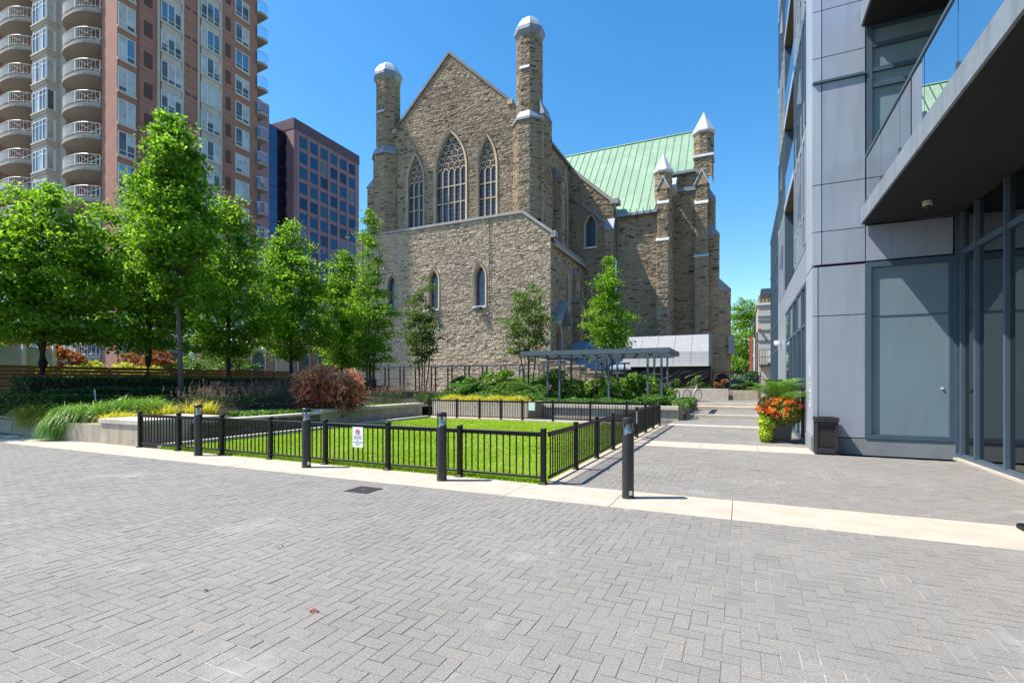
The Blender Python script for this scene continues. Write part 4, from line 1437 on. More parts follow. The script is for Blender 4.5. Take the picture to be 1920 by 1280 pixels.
# shopfront on the ground floor
for i, (a, b) in enumerate(((14.25, 15.1), (15.15, 16.3), (16.35, 17.5), (17.55, 18.7), (18.75, 20.5))):
    fw = MB().box(SX - 0.01, SX + 0.06, a, b, 2.95, 3.03).box(SX - 0.01, SX + 0.06, a, b, 3.95, 4.03).box(SX - 0.02, SX + 0.06, a - 0.045, a + 0.045, 0, 4.03).build("shop_window", M_slate, condo)
    B(SX + 0.02, SX + 0.05, a + 0.045, b, 3.03, 3.95).build("pane", M_spand if i % 2 else M_sideg, fw)
    B(SX + 0.02, SX + 0.05, a + 0.045, b, 0.1, 2.95).build("pane", M_sideg, fw)
    B(SX - 0.01, SX + 0.06, a, b, 0, 0.1).build("base", M_slate, fw)
# storeys above: window bays and recessed balconies
for k in range(11):
    z = 4.86 + 3.0 * k
    for a, b, nn in ((14.25, 17.0, 4), (20.6, 23.85, 5)):
        fw = MB()
        fw.box(SX - 0.01, SX + 0.05, a, b, z, z + 0.08).box(SX - 0.01, SX + 0.05, a, b, z + 2.82, z + 2.98).box(SX - 0.01, SX + 0.05, a, b, z + 0.9, z + 0.96)
        for i in range(nn + 1):
            y = a + (b - a) * i / nn
            fw.box(SX - 0.03, SX + 0.05, y - 0.03, y + 0.03, z + 0.08, z + 2.82)
        f = fw.build("window_bay", M_slate if k % 2 else M_panel, condo)
        for i in range(nn):
            y0, y1 = a + (b - a) * i / nn + 0.03, a + (b - a) * (i + 1) / nn - 0.03
            B(SX + 0.005, SX + 0.04, y0, y1, z + 0.96, z + 2.82).build("pane", M_sideg, f)
            B(SX + 0.005, SX + 0.04, y0, y1, z + 0.08, z + 0.9).build("pane", M_spand if (i + k) % 3 else M_sideg, f)
        # an open casement sticking out
        y = a + (b - a) * 0.3
        MB().hexa([(SX - 0.02, y, z + 1.0), (SX - 0.12, y + 0.05, z + 1.0), (SX - 0.10, y + 0.09, z + 1.0), (SX, y + 0.04, z + 1.0)],
                  [(SX - 0.02, y, z + 1.9), (SX - 0.05, y + 0.05, z + 1.9), (SX - 0.03, y + 0.09, z + 1.9), (SX, y + 0.04, z + 1.9)]).build("casement", M_slate, f)
    # recessed balcony between the bays
    zb = z + 0.0
    bs = B(SX - 0.02, 2.7, 17.05, 20.55, zb + 2.80, zb + 3.0).build("side_balcony", mat("brown_soffit", (0.20, 0.155, 0.12), 0.85), condo)
    B(SX - 0.045, SX - 0.021, 17.05, 20.55, zb + 2.78, zb + 3.02).build("fascia", M_panel2, bs)
    B(SX - 0.015, SX, 17.08, 20.52, zb + 3.02, zb + 4.05).build("glass_panel", M_balg, bs)
    B(SX - 0.02, 2.68, 17.003, 17.05, zb + 0.02, zb + 2.78).build("side_fin", M_slate, bs)
    B(SX - 0.02, 2.68, 20.552, 20.598, zb + 0.02, zb + 2.78).build("side_fin", M_slate, bs)
    B(2.64, 2.69, 17.06, 20.54, zb + 0.02, zb + 2.78).build("door_glass", M_sideg, bs)
# lower rear wing
rw = B(1.5, 8, 24.4, 31, 0, 9.2).build("rear_wing", M_sideg, condo)
for y in np.arange(24.6, 31, 0.8):
    B(SX - 0.02, SX + 0.06, y - 0.04, y + 0.04, 0.45, 9.2).build("mullion", M_slate, rw)
for z in (1.0, 3.0, 4.2, 6.0, 7.2, 9.2):
    B(SX - 0.01, SX + 0.06, 24.4, 31, z - 0.06, z + 0.06).build("transom", M_slate, rw)
B(0.95, 1.6, 29.6, 31.2, 6.2, 6.5).build("rear_canopy", M_slate, condo)

# ================================================================ beige building with fire escape
M_stucco = mat("beige_stucco", (0.50, 0.46, 0.41), 0.85, noise=[(0.7, 0.08)])
bb = thing("beige_building", "narrow beige rendered building with black fire escape balcony beyond the condominium", "building", (3, 46, 0))
B(1.2, 9, 45.0, 58, 0, 7.8).build("wall", M_stucco, bb)
B(1.25, 9, 45.05, 58, 7.9, 8.55).build("penthouse", mat("tan_cladding", (0.40, 0.31, 0.19), 0.8), bb)
for x in np.arange(1.4, 3.4, 0.26):
    B(x, x + 0.04, 45.0, 45.05, 7.9, 8.5).build("batten", mat("dark_batten", (0.15, 0.11, 0.07), 0.8), bb)
B(1.1, 9, 44.88, 58, 7.75, 7.9).build("cornice", M_frame, bb)
for z in (6.8, 6.5, 5.7, 4.85):
    B(1.2, 3.4, 44.93, 45.0, z, z + 0.1).build("string_course", M_plinth, bb)
B(1.9, 2.4, 44.95, 45.0, 3.1, 4.0).build("window", M_frame, bb)
fe = B(1.3, 2.9, 44.1, 45.0, 2.85, 2.92).build("fire_escape", M_black, bb)
for x in np.arange(1.3, 2.95, 0.2):
    B(x - 0.015, x + 0.015, 44.1, 44.13, 2.92, 4.1).build("baluster", M_black, fe)
for z in (3.5, 4.1):
    B(1.28, 2.92, 44.09, 44.14, z, z + 0.04).build("rail", M_black, fe)
MB().tube([(1.4, 45, 2.1), (1.5, 44.2, 2.85)], 0.03, 5).build("bracket", M_black, fe)
MB().tube([(1.35, 44.7, 5.75), (1.35, 44.9, 5.75)], 0.1, 8).build("alarm_bell", mat("red_paint", (0.4, 0.05, 0.03), 0.5), bb)
# ================================================================ railings round the lawn
RH = 0.83


def railing(root, p, q, posts, nbal=12, skip_first=False, skip_last=False):
    """posts: list of positions (x, y) in order"""
    for i, (x, y) in enumerate(posts):
        if (i == 0 and skip_first) or (i == len(posts) - 1 and skip_last):
            continue
        po = MB().bbox(x - 0.038, x + 0.038, y - 0.038, y + 0.038, 0.0, RH, 0.006).build("post", M_black, root)
        MB().bbox(x - 0.065, x + 0.065, y - 0.065, y + 0.065, 0.0, 0.016, 0.005).build("base_plate", M_black, po)
        MB().bbox(x - 0.048, x + 0.048, y - 0.048, y + 0.048, 0.016, 0.035, 0.008).build("base_collar", M_black, po)
        MB().bbox(x - 0.043, x + 0.043, y - 0.043, y + 0.043, RH, RH + 0.018, 0.008).build("post_cap", M_black, po)
    for (xa, ya), (xb, yb) in zip(posts[:-1], posts[1:]):
        if abs(xb - xa) > abs(yb - ya):
            def rail(h0, h1, w):
                return MB().bbox(xa + 0.038, xb - 0.038, ya - w, ya + w, h0, h1, 0.005)
            horiz = True
        else:
            def rail(h0, h1, w):
                return MB().bbox(xa - w, xa + w, ya + 0.038, yb - 0.038, h0, h1, 0.005)
            horiz = False
        rail(0.765, 0.79, 0.028).build("top_rail", M_black, root)
        rail(0.72, 0.764, 0.017).build("top_rail", M_black, root)
        rail(0.085, 0.12, 0.019).build("bottom_rail", M_black, root)
        for k in range(1, nbal + 1):
            t = k / (nbal + 1)
            x, y = xa + (xb - xa) * t, ya + (yb - ya) * t
            B(x - 0.009, x + 0.009, y - 0.009, y + 0.009, 0.12, 0.722).build("baluster", M_black, root, fix=False)


FXS = [-13.0 + 1.467 * i for i in range(8)]
rf = thing("railing", "black metal railing along the front of the lawn beside the bollards", "railing", (-8, 7.08, 0), "lawn railings")
railing(rf, None, None, [(x, 7.08) for x in FXS])
rs = thing("railing", "black metal railing along the path side of the lawn", "railing", (-2.66, 13, 0), "lawn railings")
railing(rs, None, None, [(-2.66 + 0.0 * i, 7.08 + 1.415 * i) for i in range(9)], skip_first=True)
rb = thing("railing", "black metal railing at the back of the lawn before the concrete planter", "railing", (-7.5, 18.4, 0), "lawn railings")
railing(rb, None, None, [(x, 18.4) for x in (-12.46, -11.06, -9.96, -8.96, -8.0, -6.7, -5.2, -3.83, -2.66)], skip_last=True)

# ================================================================ bollard lights
M_lens = glass_mat("bollard_lens", (0.95, 0.97, 0.98), 0.0)
M_cone = mat("polished_cone", (0.82, 0.82, 0.83), 0.38, metal=0.6)
M_bol = mat("charcoal_paint", (0.022, 0.023, 0.026), 0.38, noise=(8, 0.15))


def bollard(label, x, y, plate):
    t = thing("bollard_light", label, "bollard", (x, y, 0), "bollard lights on the concrete strip")
    r = 0.078
    MB().lathe((x, y, 0), [(r + 0.004, 0.0), (r + 0.004, 0.02), (r, 0.022), (r, 0.855), (r - 0.006, 0.862)], 28).build("post", M_bol, t, smooth=False)
    MB().lathe((x, y, 0), [(r - 0.004, 0.862), (r - 0.004, 1.005)], 24).build("lens", M_lens, t)
    MB().lathe((x, y, 0), [(r - 0.012, 0.864), (r - 0.022, 0.89), (0.018, 1.0), (0.012, 1.004)], 20, ).build("reflector_cone", M_cone, t, smooth=True)
    MB().lathe((x, y, 0), [(r, 1.005), (r + 0.002, 1.012), (r + 0.002, 1.066), (r - 0.008, 1.075)], 28).build("cap", M_bol, t)
    if plate:
        an = math.atan2(-y, -x) + 0.45
        cx, cy = x + (r + 0.001) * math.cos(an), y + (r + 0.001) * math.sin(an)
        tx, ty = -math.sin(an), math.cos(an)
        MB().add([(cx - tx * 0.024, cy - ty * 0.024, 0.05), (cx + tx * 0.024, cy + ty * 0.024, 0.05), (cx + tx * 0.024, cy + ty * 0.024, 0.11), (cx - tx * 0.024, cy - ty * 0.024, 0.11)],
                 [(0, 1, 2, 3)]).build("access_plate", M_frame, t, fix=False)
    return t


bollard("charcoal bollard light by the left end of the front railing", -10.42, 6.8, False)
bollard("charcoal bollard light left of the no dogs sign with small white plate", -7.19, 6.68, True)
bollard("charcoal bollard light right of the no dogs sign", -4.29, 6.68, False)
bollard("nearest charcoal bollard light on the path side of the railing corner", -1.38, 6.72, True)

# ================================================================ signs
M_sign = mat("white_sign", (0.80, 0.80, 0.83), 0.4)
M_red = mat("sign_red", (0.55, 0.03, 0.03), 0.5)
M_ink = mat("sign_ink", (0.03, 0.03, 0.04), 0.6)


def text_part(body, size, mt, parent, loc, rot=(R(90), 0, 0), name="lettering"):
    cu = bpy.data.curves.new(name, 'FONT')
    cu.body = body
    cu.size = size
    cu.align_x = 'CENTER'
    cu.align_y = 'CENTER'
    cu.extrude = 0.0004
    ob = bpy.data.objects.new(name, cu)
    COL.objects.link(ob)
    dg = bpy.context.evaluated_depsgraph_get()
    me = bpy.data.meshes.new_from_object(ob.evaluated_get(dg))
    bpy.data.objects.remove(ob)
    me.transform(Matrix.Rotation(rot[2], 4, 'Z') @ Matrix.Rotation(rot[0], 4, 'X'))
    me.transform(Matrix.Translation(Vector(loc) - OFF[parent]))
    me.materials.clear()
    return link(name, me, mt, parent)


sg = thing("no_dogs_sign", "white sign with red crossed circle hanging on the front railing", "sign", (-6.31, 7.05, 0.5))
B(-6.44, -6.20, 7.045, 7.05, 0.37, 0.735).build("board", M_sign, sg)


def ring(cx, cz, r, t, y, n=20):
    m = MB()
    for i in range(n):
        a, b = 2 * math.pi * i / n, 2 * math.pi * (i + 1) / n
        m.add([(cx + r * math.cos(a), y, cz + r * math.sin(a)), (cx + r * math.cos(b), y, cz + r * math.sin(b)),
               (cx + (r - t) * math.cos(b), y, cz + (r - t) * math.sin(b)), (cx + (r - t) * math.cos(a), y, cz + (r - t) * math.sin(a))], [(0, 1, 2, 3)])
    s = r * 0.7
    m.add([(cx - s - 0.005, y, cz + s - 0.005), (cx - s + 0.005, y, cz + s + 0.005), (cx + s + 0.005, y, cz - s + 0.005), (cx + s - 0.005, y, cz - s - 0.005)], [(0, 1, 2, 3)])
    return m


ring(-6.32, 0.645, 0.052, 0.011, 7.0425).build("prohibition_ring", M_red, sg, fix=False)
dg_ = MB().box(-6.348, -6.302, 7.0432, 7.0445, 0.638, 0.66).box(-6.346, -6.338, 7.0432, 7.0445, 0.612, 0.64).box(-6.312, -6.304, 7.0432, 7.0445, 0.612, 0.64).box(-6.306, -6.288, 7.0432, 7.0445, 0.652, 0.674)
dg_.build("dog_pictogram", M_ink, sg)
for i, t in enumerate(("NO DOGS", "PERMITTED", "IN", "COURTYARD", "AREA")):
    text_part(t, 0.036, M_ink, sg, (-6.32, 7.0435, 0.565 - i * 0.036))

sx, sy = -18.4, 8.75
s2 = thing("garden_sign", "small white sign leaning on a stake among the green grasses", "sign", (sx, sy, 0.6))
MB().hexa([(sx - 0.05, sy, 0.95), (sx + 0.15, sy - 0.07, 0.95), (sx + 0.15, sy - 0.055, 0.95), (sx - 0.05, sy + 0.015, 0.95)],
          [(sx - 0.10, sy, 1.32), (sx + 0.10, sy - 0.07, 1.32), (sx + 0.10, sy - 0.055, 1.32), (sx - 0.10, sy + 0.015, 1.32)]).build("board", M_sign, s2)
MB().tube([(sx + 0.08, sy, 0.5), (sx + 0.04, sy, 1.1)], 0.012, 6).build("stake", M_steelgrey, s2)
B(sx - 0.01, sx + 0.03, sy - 0.056, sy - 0.045, 1.22, 1.26).build("red_mark", M_red, s2)
for i in range(4):
    B(sx - 0.03 + 0.01 * i, sx + 0.08 + 0.005 * i, sy - 0.07, sy - 0.055, 1.18 - 0.05 * i, 1.195 - 0.05 * i).build("lettering", M_ink, s2)

s3 = thing("notice_sign", "pale notice board hanging on the back railing of the lawn", "sign", (-7.6, 18.36, 0.5))
B(-7.72, -7.45, 18.365, 18.37, 0.42, 0.74).build("board", mat("pale_blue_sign", (0.62, 0.74, 0.76), 0.5), s3)
s4 = thing("notice_sign", "narrow white notice on the path side railing seen edge on", "sign", (-2.62, 14.1, 0.5))
B(-2.645, -2.638, 13.95, 14.2, 0.4, 0.74).build("board", M_sign, s4)

# ================================================================ concrete planters and walls
pl = thing("planter_wall", "low weathered concrete garden wall curving off to the left under the grasses", "garden wall", (-16, 7.2, 0))
MB().bbox(-14.75, -13.02, 7.12, 7.5, -0.05, 0.52, 0.01).build("wall_block", M_wallconc, pl)
MB().bbox(-14.78, -12.98, 7.08, 9.2, 0.521, 0.63, 0.012).build("coping", M_cap, pl)
path = [(-14.75, 7.15), (-16.3, 7.05), (-18.0, 7.2), (-19.6, 7.45), (-21.2, 7.55), (-24.0, 7.4), (-28, 7.3)]
for (xa, ya), (xb, yb) in zip(path[:-1], path[1:]):
    lo = [(xb + 0.004, yb, -0.05), (xa - 0.004, ya, -0.05), (xa - 0.004, ya + 0.28, -0.05), (xb + 0.004, yb + 0.28, -0.05)]
    z1 = 0.47
    MB().hexa(lo, [(p[0], p[1] + (0.02 if i < 2 else 0), z1) for i, p in enumerate(lo)]).build("wall_block", M_wallconc, pl)
# garden edge wall along the water channel
gwall = thing("garden_edge_wall", "concrete seat wall between the water channel and the flower bed", "garden wall", (-13, 13, 0))
MB().bbox(-13.3, -12.98, 9.2, 12.6, -0.05, 0.46, 0.01).build("wall_block", M_wallconc, gwall)
MB().bbox(-13.3, -12.98, 12.6, 18.6, -0.05, 0.50, 0.01).build("wall_block", M_wallconc, gwall)
MB().bbox(-13.4, -12.9, 9.22, 12.62, 0.461, 0.53, 0.012).build("coping", M_cap, gwall)
MB().bbox(-13.45, -12.88, 12.64, 15.6, 0.501, 0.62, 0.012).build("coping", M_cap, gwall)
MB().bbox(-13.45, -12.88, 15.62, 18.6, 0.501, 0.62, 0.012).build("coping", M_cap, gwall)
MB().bbox(-13.25, -12.97, 7.5, 9.2, -0.05, 0.52, 0.01).build("wall_block", M_wallconc, gwall)
# water wall of dark slate pieces
M_slatew = mat("wet_slate", None, 0.25, ramp=[(0.02, 0.024, 0.028), (0.05, 0.055, 0.06), (0.085, 0.09, 0.095), (0.04, 0.042, 0.05)], noise=(8, 0.25), bump=(20, 0.5, 0.01))
wf = thing("water_wall", "dark split slate water wall behind the railing at the left of the lawn", "water feature", (-12.95, 10, 0))
B(-12.98, -12.95, 8.25, 12.6, 0.02, 0.455).build("backing", M_slatew, wf)
cnt = 0
for r in range(6):
    y = 8.25 + random.uniform(0, 0.1)
    while y < 12.5:
        l = random.uniform(0.16, 0.42)
        l = min(l, 12.6 - y)
        B(-12.95, -12.93 + random.uniform(0, 0.03), y + 0.004, y + l - 0.004, 0.03 + r * 0.071, 0.096 + r * 0.071, random.random()).build("slate_piece", M_slatew, wf)
        y += l
M_water = mat("water", (0.03, 0.05, 0.06), 0.04, bump=(14, 0.35, 0.02), spec=1.0)
MB().add([(-12.93, 8.1, 0.05), (-12.45, 8.1, 0.05), (-12.45, 12.4, 0.05), (-12.93, 12.4, 0.05)], [(0, 1, 2, 3)]).build("water", M_water, fix=False, kind="structure")
# pebble bed: too small to pick apart
pb = MB()
for i in range(900):
    y = random.uniform(12.4, 18.1)
    x = random.uniform(-12.9, -12.46)
    r = random.uniform(0.03, 0.065)
    a = random.uniform(0, 6.28)
    vs, fs = [], []
    for zz, rr in ((0.0, 0.8), (0.35, 1.0), (0.7, 0.6)):
        for k in range(6):
            t = a + k * math.pi / 3
            vs.append((x + r * rr * 1.25 * math.cos(t), y + r * rr * math.sin(t), 0.02 + r * zz + (i % 3) * 0.012))
    for q in range(2):
        for k in range(6):
            j = (k + 1) % 6
            fs.append((q * 6 + k, q * 6 + j, q * 6 + 6 + j, q * 6 + 6 + k))
    fs.append(tuple(range(12, 18)))
    pb.add(vs, fs, random.random())
pb.build("pebbles", mat("blue_grey_pebble", None, 0.45, ramp=[(0.10, 0.12, 0.15), (0.22, 0.25, 0.29), (0.40, 0.42, 0.45), (0.16, 0.18, 0.22)], noise=(20, 0.1)), fix=False, kind="stuff",
         label="blue grey river pebbles between the seat wall and the lawn kerb", cat="pebbles")

# back planter
bp = thing("concrete_planter", "long concrete planter with yellow plants behind the back railing", "planter", (-7, 20, 0))
for x0, x1 in ((-12.9, -11.4), (-11.4, -9.9), (-9.9, -8.4)):
    MB().bbox(x0 + 0.004, x1 - 0.004, 19.3, 19.6, -0.05, 0.70, 0.01).build("wall_block", M_cap, bp)
for x0, x1 in ((-8.4, -6.4), (-6.4, -4.3), (-4.3, -2.3)):
    MB().bbox(x0 + 0.004, x1 - 0.004, 21.1, 21.4, -0.05, 0.42, 0.01).build("wall_block", M_wallconc, bp)
    MB().bbox(x0 + 0.004, x1 - 0.004, 21.0, 21.45, 0.421, 0.57, 0.012).build("coping", M_cap, bp)
MB().bbox(-8.45, -8.15, 19.31, 21.0, -0.05, 0.70, 0.01).build("wall_block", M_wallconc, bp)
for y0, y1 in ((21.45, 24.0), (24.0, 26.8), (26.8, 30)):
    MB().bbox(-2.6, -2.27, y0 + 0.004, y1 - 0.004, -0.05, 0.62, 0.01).build("wall_block", M_wallconc, bp)
B(-13, -8.3, 19.6, 29.9, 0.0, 0.62).build("soil", M_soil, bp)
B(-8.3, -2.6, 21.4, 29.9, 0.0, 0.52).build("soil", M_soil, bp)

# soil of the left bed, rising to the hedges
sb = MB()
gx = [-13.3, -14.5, -16.5, -18.5, -22, -30]
gz = [0.44, 0.55, 0.75, 0.95, 1.0, 1.0]
gy = [7.5, 9.0, 11, 14, 18, 22, 28]
vs = []
for y in gy:
    for x, z in zip(gx, gz):
        vs.append((x, y, (0.40 if y < 8 and x < -14 else z)))
fs = []
for j in range(len(gy) - 1):
    for i in range(len(gx) - 1):
        a = j * len(gx) + i
        fs.append((a, a + len(gx), a + len(gx) + 1, a + 1))
sb.add(vs, fs).build("garden_bed", M_soil, fix=True, kind="structure")

# terrace wall at the back of the steps
tw_ = thing("terrace_wall", "pale concrete retaining wall at the top of the steps", "garden wall", (-3, 32.8, 0.45))
for x0, x1 in ((-9.0, -7.4), (-7.4, -5.8), (-5.8, -4.05), (-4.05, -3.9), (-3.9, -0.85), (-0.85, -0.7)):
    MB().bbox(x0 + 0.004, x1 - 0.004, 32.7, 33.0, 0.42, 1.14, 0.01).build("wall_block", M_cap, tw_)
MB().bbox(-0.7, 0.9, 33.1, 33.4, 0.42, 1.05, 0.01).build("wall_block", M_wallconc, tw_)
B(-0.45, 0.9, 32.75, 33.1, 0.42, 0.9).build("wall_block", M_wallconc, tw_)
B(-9.0, 0.9, 33.4, 34.6, 0.44, 1.08).build("soil", M_soil, tw_)

# ================================================================ pergola
pg = thing("pergola", "grey blue steel pergola with flat slatted roof in the planting bed", "pergola", (-6.4, 24, 0.5))
MB().hexa([(-9.93, 22.55, 2.84), (-2.85, 22.55, 2.84), (-2.85, 22.70, 2.84), (-9.93, 22.70, 2.84)],
          [(-9.93, 22.55, 3.06), (-2.85, 22.55, 3.06), (-2.85, 22.70, 3.06), (-9.93, 22.70, 3.06)]).build("beam", M_steelgrey, pg)
B(-9.93, -2.85, 26.3, 26.45, 2.84, 3.06).build("beam", M_steelgrey, pg)
for x in (-9.93, -2.99):
    B(x, x + 0.14, 22.705, 26.295, 2.84, 3.06).build("beam", M_steelgrey, pg)
for x in np.arange(-9.4, -3.2, 0.62):
    B(x, x + 0.06, 22.705, 26.295, 2.88, 3.03).build("rafter", M_steelgrey, pg)
for x in (-8.63, -8.01, -5.6, -3.83, -3.23):
    B(x - 0.045, x + 0.045, 22.9, 22.99, 0.4, 2.84).build("post", M_steelgrey, pg)
for x in (-8.3, -6.92, -6.44, -5.81, -3.96, -3.33):
    B(x - 0.045, x + 0.045, 25.6, 25.69, 0.4, 2.84).build("post", M_steelgrey, pg)
B(-9.6, -3.0, 22.92, 22.98, 2.74, 2.84).build("purlin", M_steelgrey, pg)
B(-9.6, -3.0, 25.62, 25.68, 2.74, 2.84).build("purlin", M_steelgrey, pg)

# ================================================================ dark mesh fence before the church
mf = thing("mesh_fence", "dark steel post and wire fence in front of the church wall", "fence", (-16, 28.5, 0.5))
YF = 28.3
for i, x in enumerate(np.linspace(-24.2, -6.0, 15)):
    B(x - 0.035, x + 0.035, YF - 0.035, YF + 0.035, 0.3, 2.62).build("post", M_slate if x > -15 else M_black, mf)
    if i < 14:
        x1 = x + 0.32
        B(x1 - 0.035, x1 + 0.035, YF - 0.035, YF + 0.035, 0.3, 2.62).build("post", M_slate if x > -15 else M_black, mf)
B(-24.3, -5.7, YF - 0.04, YF + 0.04, 2.56, 2.645).build("top_rail", M_slate, mf)
for z in (0.6, 0.85, 1.1, 1.35, 1.6, 1.85, 2.1, 2.35):
    MB().tube([(-24.2, YF, z), (-5.8, YF, z)], 0.009, 4).build("wire", M_black, mf)

# rubble garden wall and shed behind the pergola
rubble = thing("rubble_wall", "low light rubble stone wall behind the pergola", "wall", (-9, 34, 0.4))
wl = stone_plane((-13.4, 34.0), (1, 0), 4.9, 0.4, 3.1, lambda u, z: z < 3.1 - max(0, (u - 2.0)) * 0.33, rowh=(0.12, 0.26))
rwl = wl.build("wall_face", M_mortar, rubble, fix=False)
flush_stones(rwl)
B(-13.4, -8.5, 34.03, 34.3, 0.4, 2.1).build("wall_core", M_mortar, rubble)
for (x0, x1, z) in ((-13.4, -11.4, 3.1), (-11.4, -10.0, 2.65), (-10.0, -8.5, 2.2)):
    B(x0, x1, 33.9, 34.4, z - 0.02, z + 0.09).build("coping", M_lime, rubble)

sh = thing("site_shelter", "temporary shelter with silver quilted roof sheeting and black tarps beside the church", "shelter", (-5, 36, 0.5))
M_quilt = mat("silver_quilt", (0.30, 0.31, 0.33), 0.7, metal=0.0, noise=(2, 0.06))


def quilt(xa, xb, zl, zh, yl, yh, n=9, m=7):
    vs, fs = [], []
    for j in range(m * 2 + 1):
        for i in range(n * 2 + 1):
            u, v = i / (2 * n), j / (2 * m)
            d = 0.006 if (i + j) % 2 else 0.0
            if i % 2 and j % 2:
                d = 0.010
            vs.append((xa + (xb - xa) * u, yl + (yh - yl) * v - d * 0.7, zl + (zh - zl) * v + d - 0.10 * math.sin(math.pi * v) * 0.3))
    w = 2 * n + 1
    for j in range(2 * m):
        for i in range(2 * n):
            a = j * w + i
            fs.append((a, a + 1, a + w + 1, a + w))
    return MB().add(vs, fs)


xs = np.linspace(-7.4, -1.88, 6)
for a, b in zip(xs[:-1], xs[1:]):
    quilt(a + 0.01, b - 0.01, 3.55, 4.75, 34.5, 35.9, 8, 7).build("roof_sheet", M_quilt, sh, fix=False)
    quilt(a + 0.01, b - 0.01, 2.68, 3.55, 34.2, 34.5, 8, 4).build("wall_sheet", M_quilt, sh, fix=False)
B(-7.4, -1.9, 34.15, 34.25, 2.58, 2.68).build("eave_board", M_frame, sh)
B(-1.9, -1.82, 34.2, 37.5, 2.6, 4.75).build("end_board", M_steelgrey, sh)
for x in (-7.3, -4.5, -1.95):
    B(x - 0.06, x + 0.06, 34.4, 34.52, 0.45, 3.2).build("post", M_black, sh)
B(-7.4, -1.9, 37.0, 37.1, 0.45, 4.6).build("back_board", M_black, sh)
M_btarp = mat("blue_grey_sheet", (0.16, 0.22, 0.30), 0.55, noise=(2, 0.1))
MB().hexa([(-13.0, 38.8, 2.5), (-7.2, 38.8, 2.5), (-7.2, 41, 4.9), (-13.0, 41, 4.9)], [(-13.0, 38.8, 2.6), (-7.2, 38.8, 2.6), (-7.2, 41, 5.0), (-13.0, 41, 5.0)]).build("rear_roof_sheet", M_btarp, sh)
B(-13.0, -7.2, 38.9, 38.96, 0.45, 2.5).build("rear_wall_sheet", M_black, sh)
MB().hexa([(-7.46, 34.4, 2.7), (-7.4, 34.4, 2.7), (-7.4, 38.8, 2.7), (-7.46, 38.8, 2.7)], [(-7.46, 35.9, 4.7), (-7.4, 35.9, 4.7), (-7.4, 38.8, 4.7), (-7.46, 38.8, 4.7)]).build("side_sheet", M_btarp, sh)
M_tarp = mat("black_tarp", (0.02, 0.02, 0.024), 0.45)
for x0, x1, sag in ((-8.2, -5.6, 0.45), (-5.6, -3.6, 0.6), (-3.6, -1.9, 0.2)):
    vs, fs = [], []
    for j in range(9):
        for i in range(17):
            u, v = i / 16, j / 8
            zt = 2.45 - sag * 4 * u * (1 - u) * 0.6
            vs.append((x0 + (x1 - x0) * u, 34.28 + 0.07 * math.sin(u * 9 + v * 13 * (0.5 + u)), zt - v * (0.55 + 0.5 * sag * u) + 0.0))
    for j in range(8):
        for i in range(16):
            a = j * 17 + i
            fs.append((a, a + 1, a + 18, a + 17))
    MB().add(vs, fs).build("tarp", M_tarp, sh, smooth=True, fix=False)

# iron picket fence on the terrace wall
pk = thing("picket_fence", "black iron picket fence on top of the terrace wall", "fence", (-3, 33.2, 1.1))
for z in (1.25, 2.12):
    B(-8.5, 0.85, 33.18, 33.22, z, z + 0.04).build("rail", M_black, pk)
for x in np.arange(-8.5, 0.9, 0.13):
    B(x - 0.009, x + 0.009, 33.19, 33.21, 1.1, 2.25).build("picket", M_black, pk, fix=False)
for x in (-8.5, -6.2, -3.9, -1.6, 0.85):
    B(x - 0.03, x + 0.03, 33.17, 33.23, 1.0, 2.35).build("post", M_black, pk)
lw = thing("lattice_fence", "dark lattice panel against a tan wall at the end of the path", "fence", (0.3, 35, 0.5))
B(-0.6, 1.15, 36.0, 36.2, 0.45, 2.0).build("tan_wall", mat("tan_wall", (0.36, 0.29, 0.20), 0.9, noise=(2, 0.15)), lw)
for x in np.arange(-0.55, 1.15, 0.17):
    B(x - 0.012, x + 0.012, 35.9, 35.93, 0.45, 2.2).build("lattice_bar", M_black, lw)
for z in np.arange(0.6, 2.2, 0.19):
    B(-0.6, 1.15, 35.935, 35.955, z - 0.012, z + 0.012).build("lattice_bar", M_black, lw)
rp = thing("red_post_sign", "tall rust red and white post sign before the far tree", "sign", (0.85, 42, 0.5))
B(0.55, 0.78, 42.0, 42.1, 2.2, 5.0).build("red_board", mat("rust_red", (0.42, 0.10, 0.04), 0.7), rp)
MB().tube([(0.9, 42, 0.4), (0.9, 42, 4.9)], 0.05, 8).build("white_post", M_sign, rp)
MB().tube([(1.08, 42, 0.4), (1.08, 42, 5.3)], 0.045, 8).build("black_post", M_black, rp)

# ================================================================ timber fence on the left
M_wood = mat("red_brown_timber", None, 0.75, ramp=[(0.16, 0.075, 0.045), (0.22, 0.11, 0.065), (0.27, 0.14, 0.085)], noise=[(6, 0.15)])
wf_ = thing("timber_fence", "red brown horizontal board fence behind the hedge and trees", "fence", (-25, 15, 1))
for (y0, y1) in ((4, 8.2), (8.2, 12.4), (12.4, 16.6), (16.6, 20.8), (20.8, 25)):
    for k, z in enumerate(np.arange(1.05, 2.1, 0.145)):
        B(-25.02, -24.98, y0 + 0.05, y1 - 0.05, z, z + (0.125 if k > 1 else 0.1), random.random()).build("board", M_wood, wf_)
    B(-25.09, -24.93, y0 - 0.05, y0 + 0.05, 0.6, 2.16).build("post", M_wood, wf_)
gate = thing("garden_gate", "black steel garden gate frame in front of the brick podium", "gate", (-27, 25, 1))
for y in (25.2, 26.9):
    B(-26.05, -25.97, y - 0.04, y + 0.04, 0.8, 2.6).build("post", M_black, gate)
for z in (1.1, 1.5, 1.9, 2.5):
    B(-26.04, -25.98, 25.2, 26.9, z, z + 0.06).build("rail", M_black, gate)

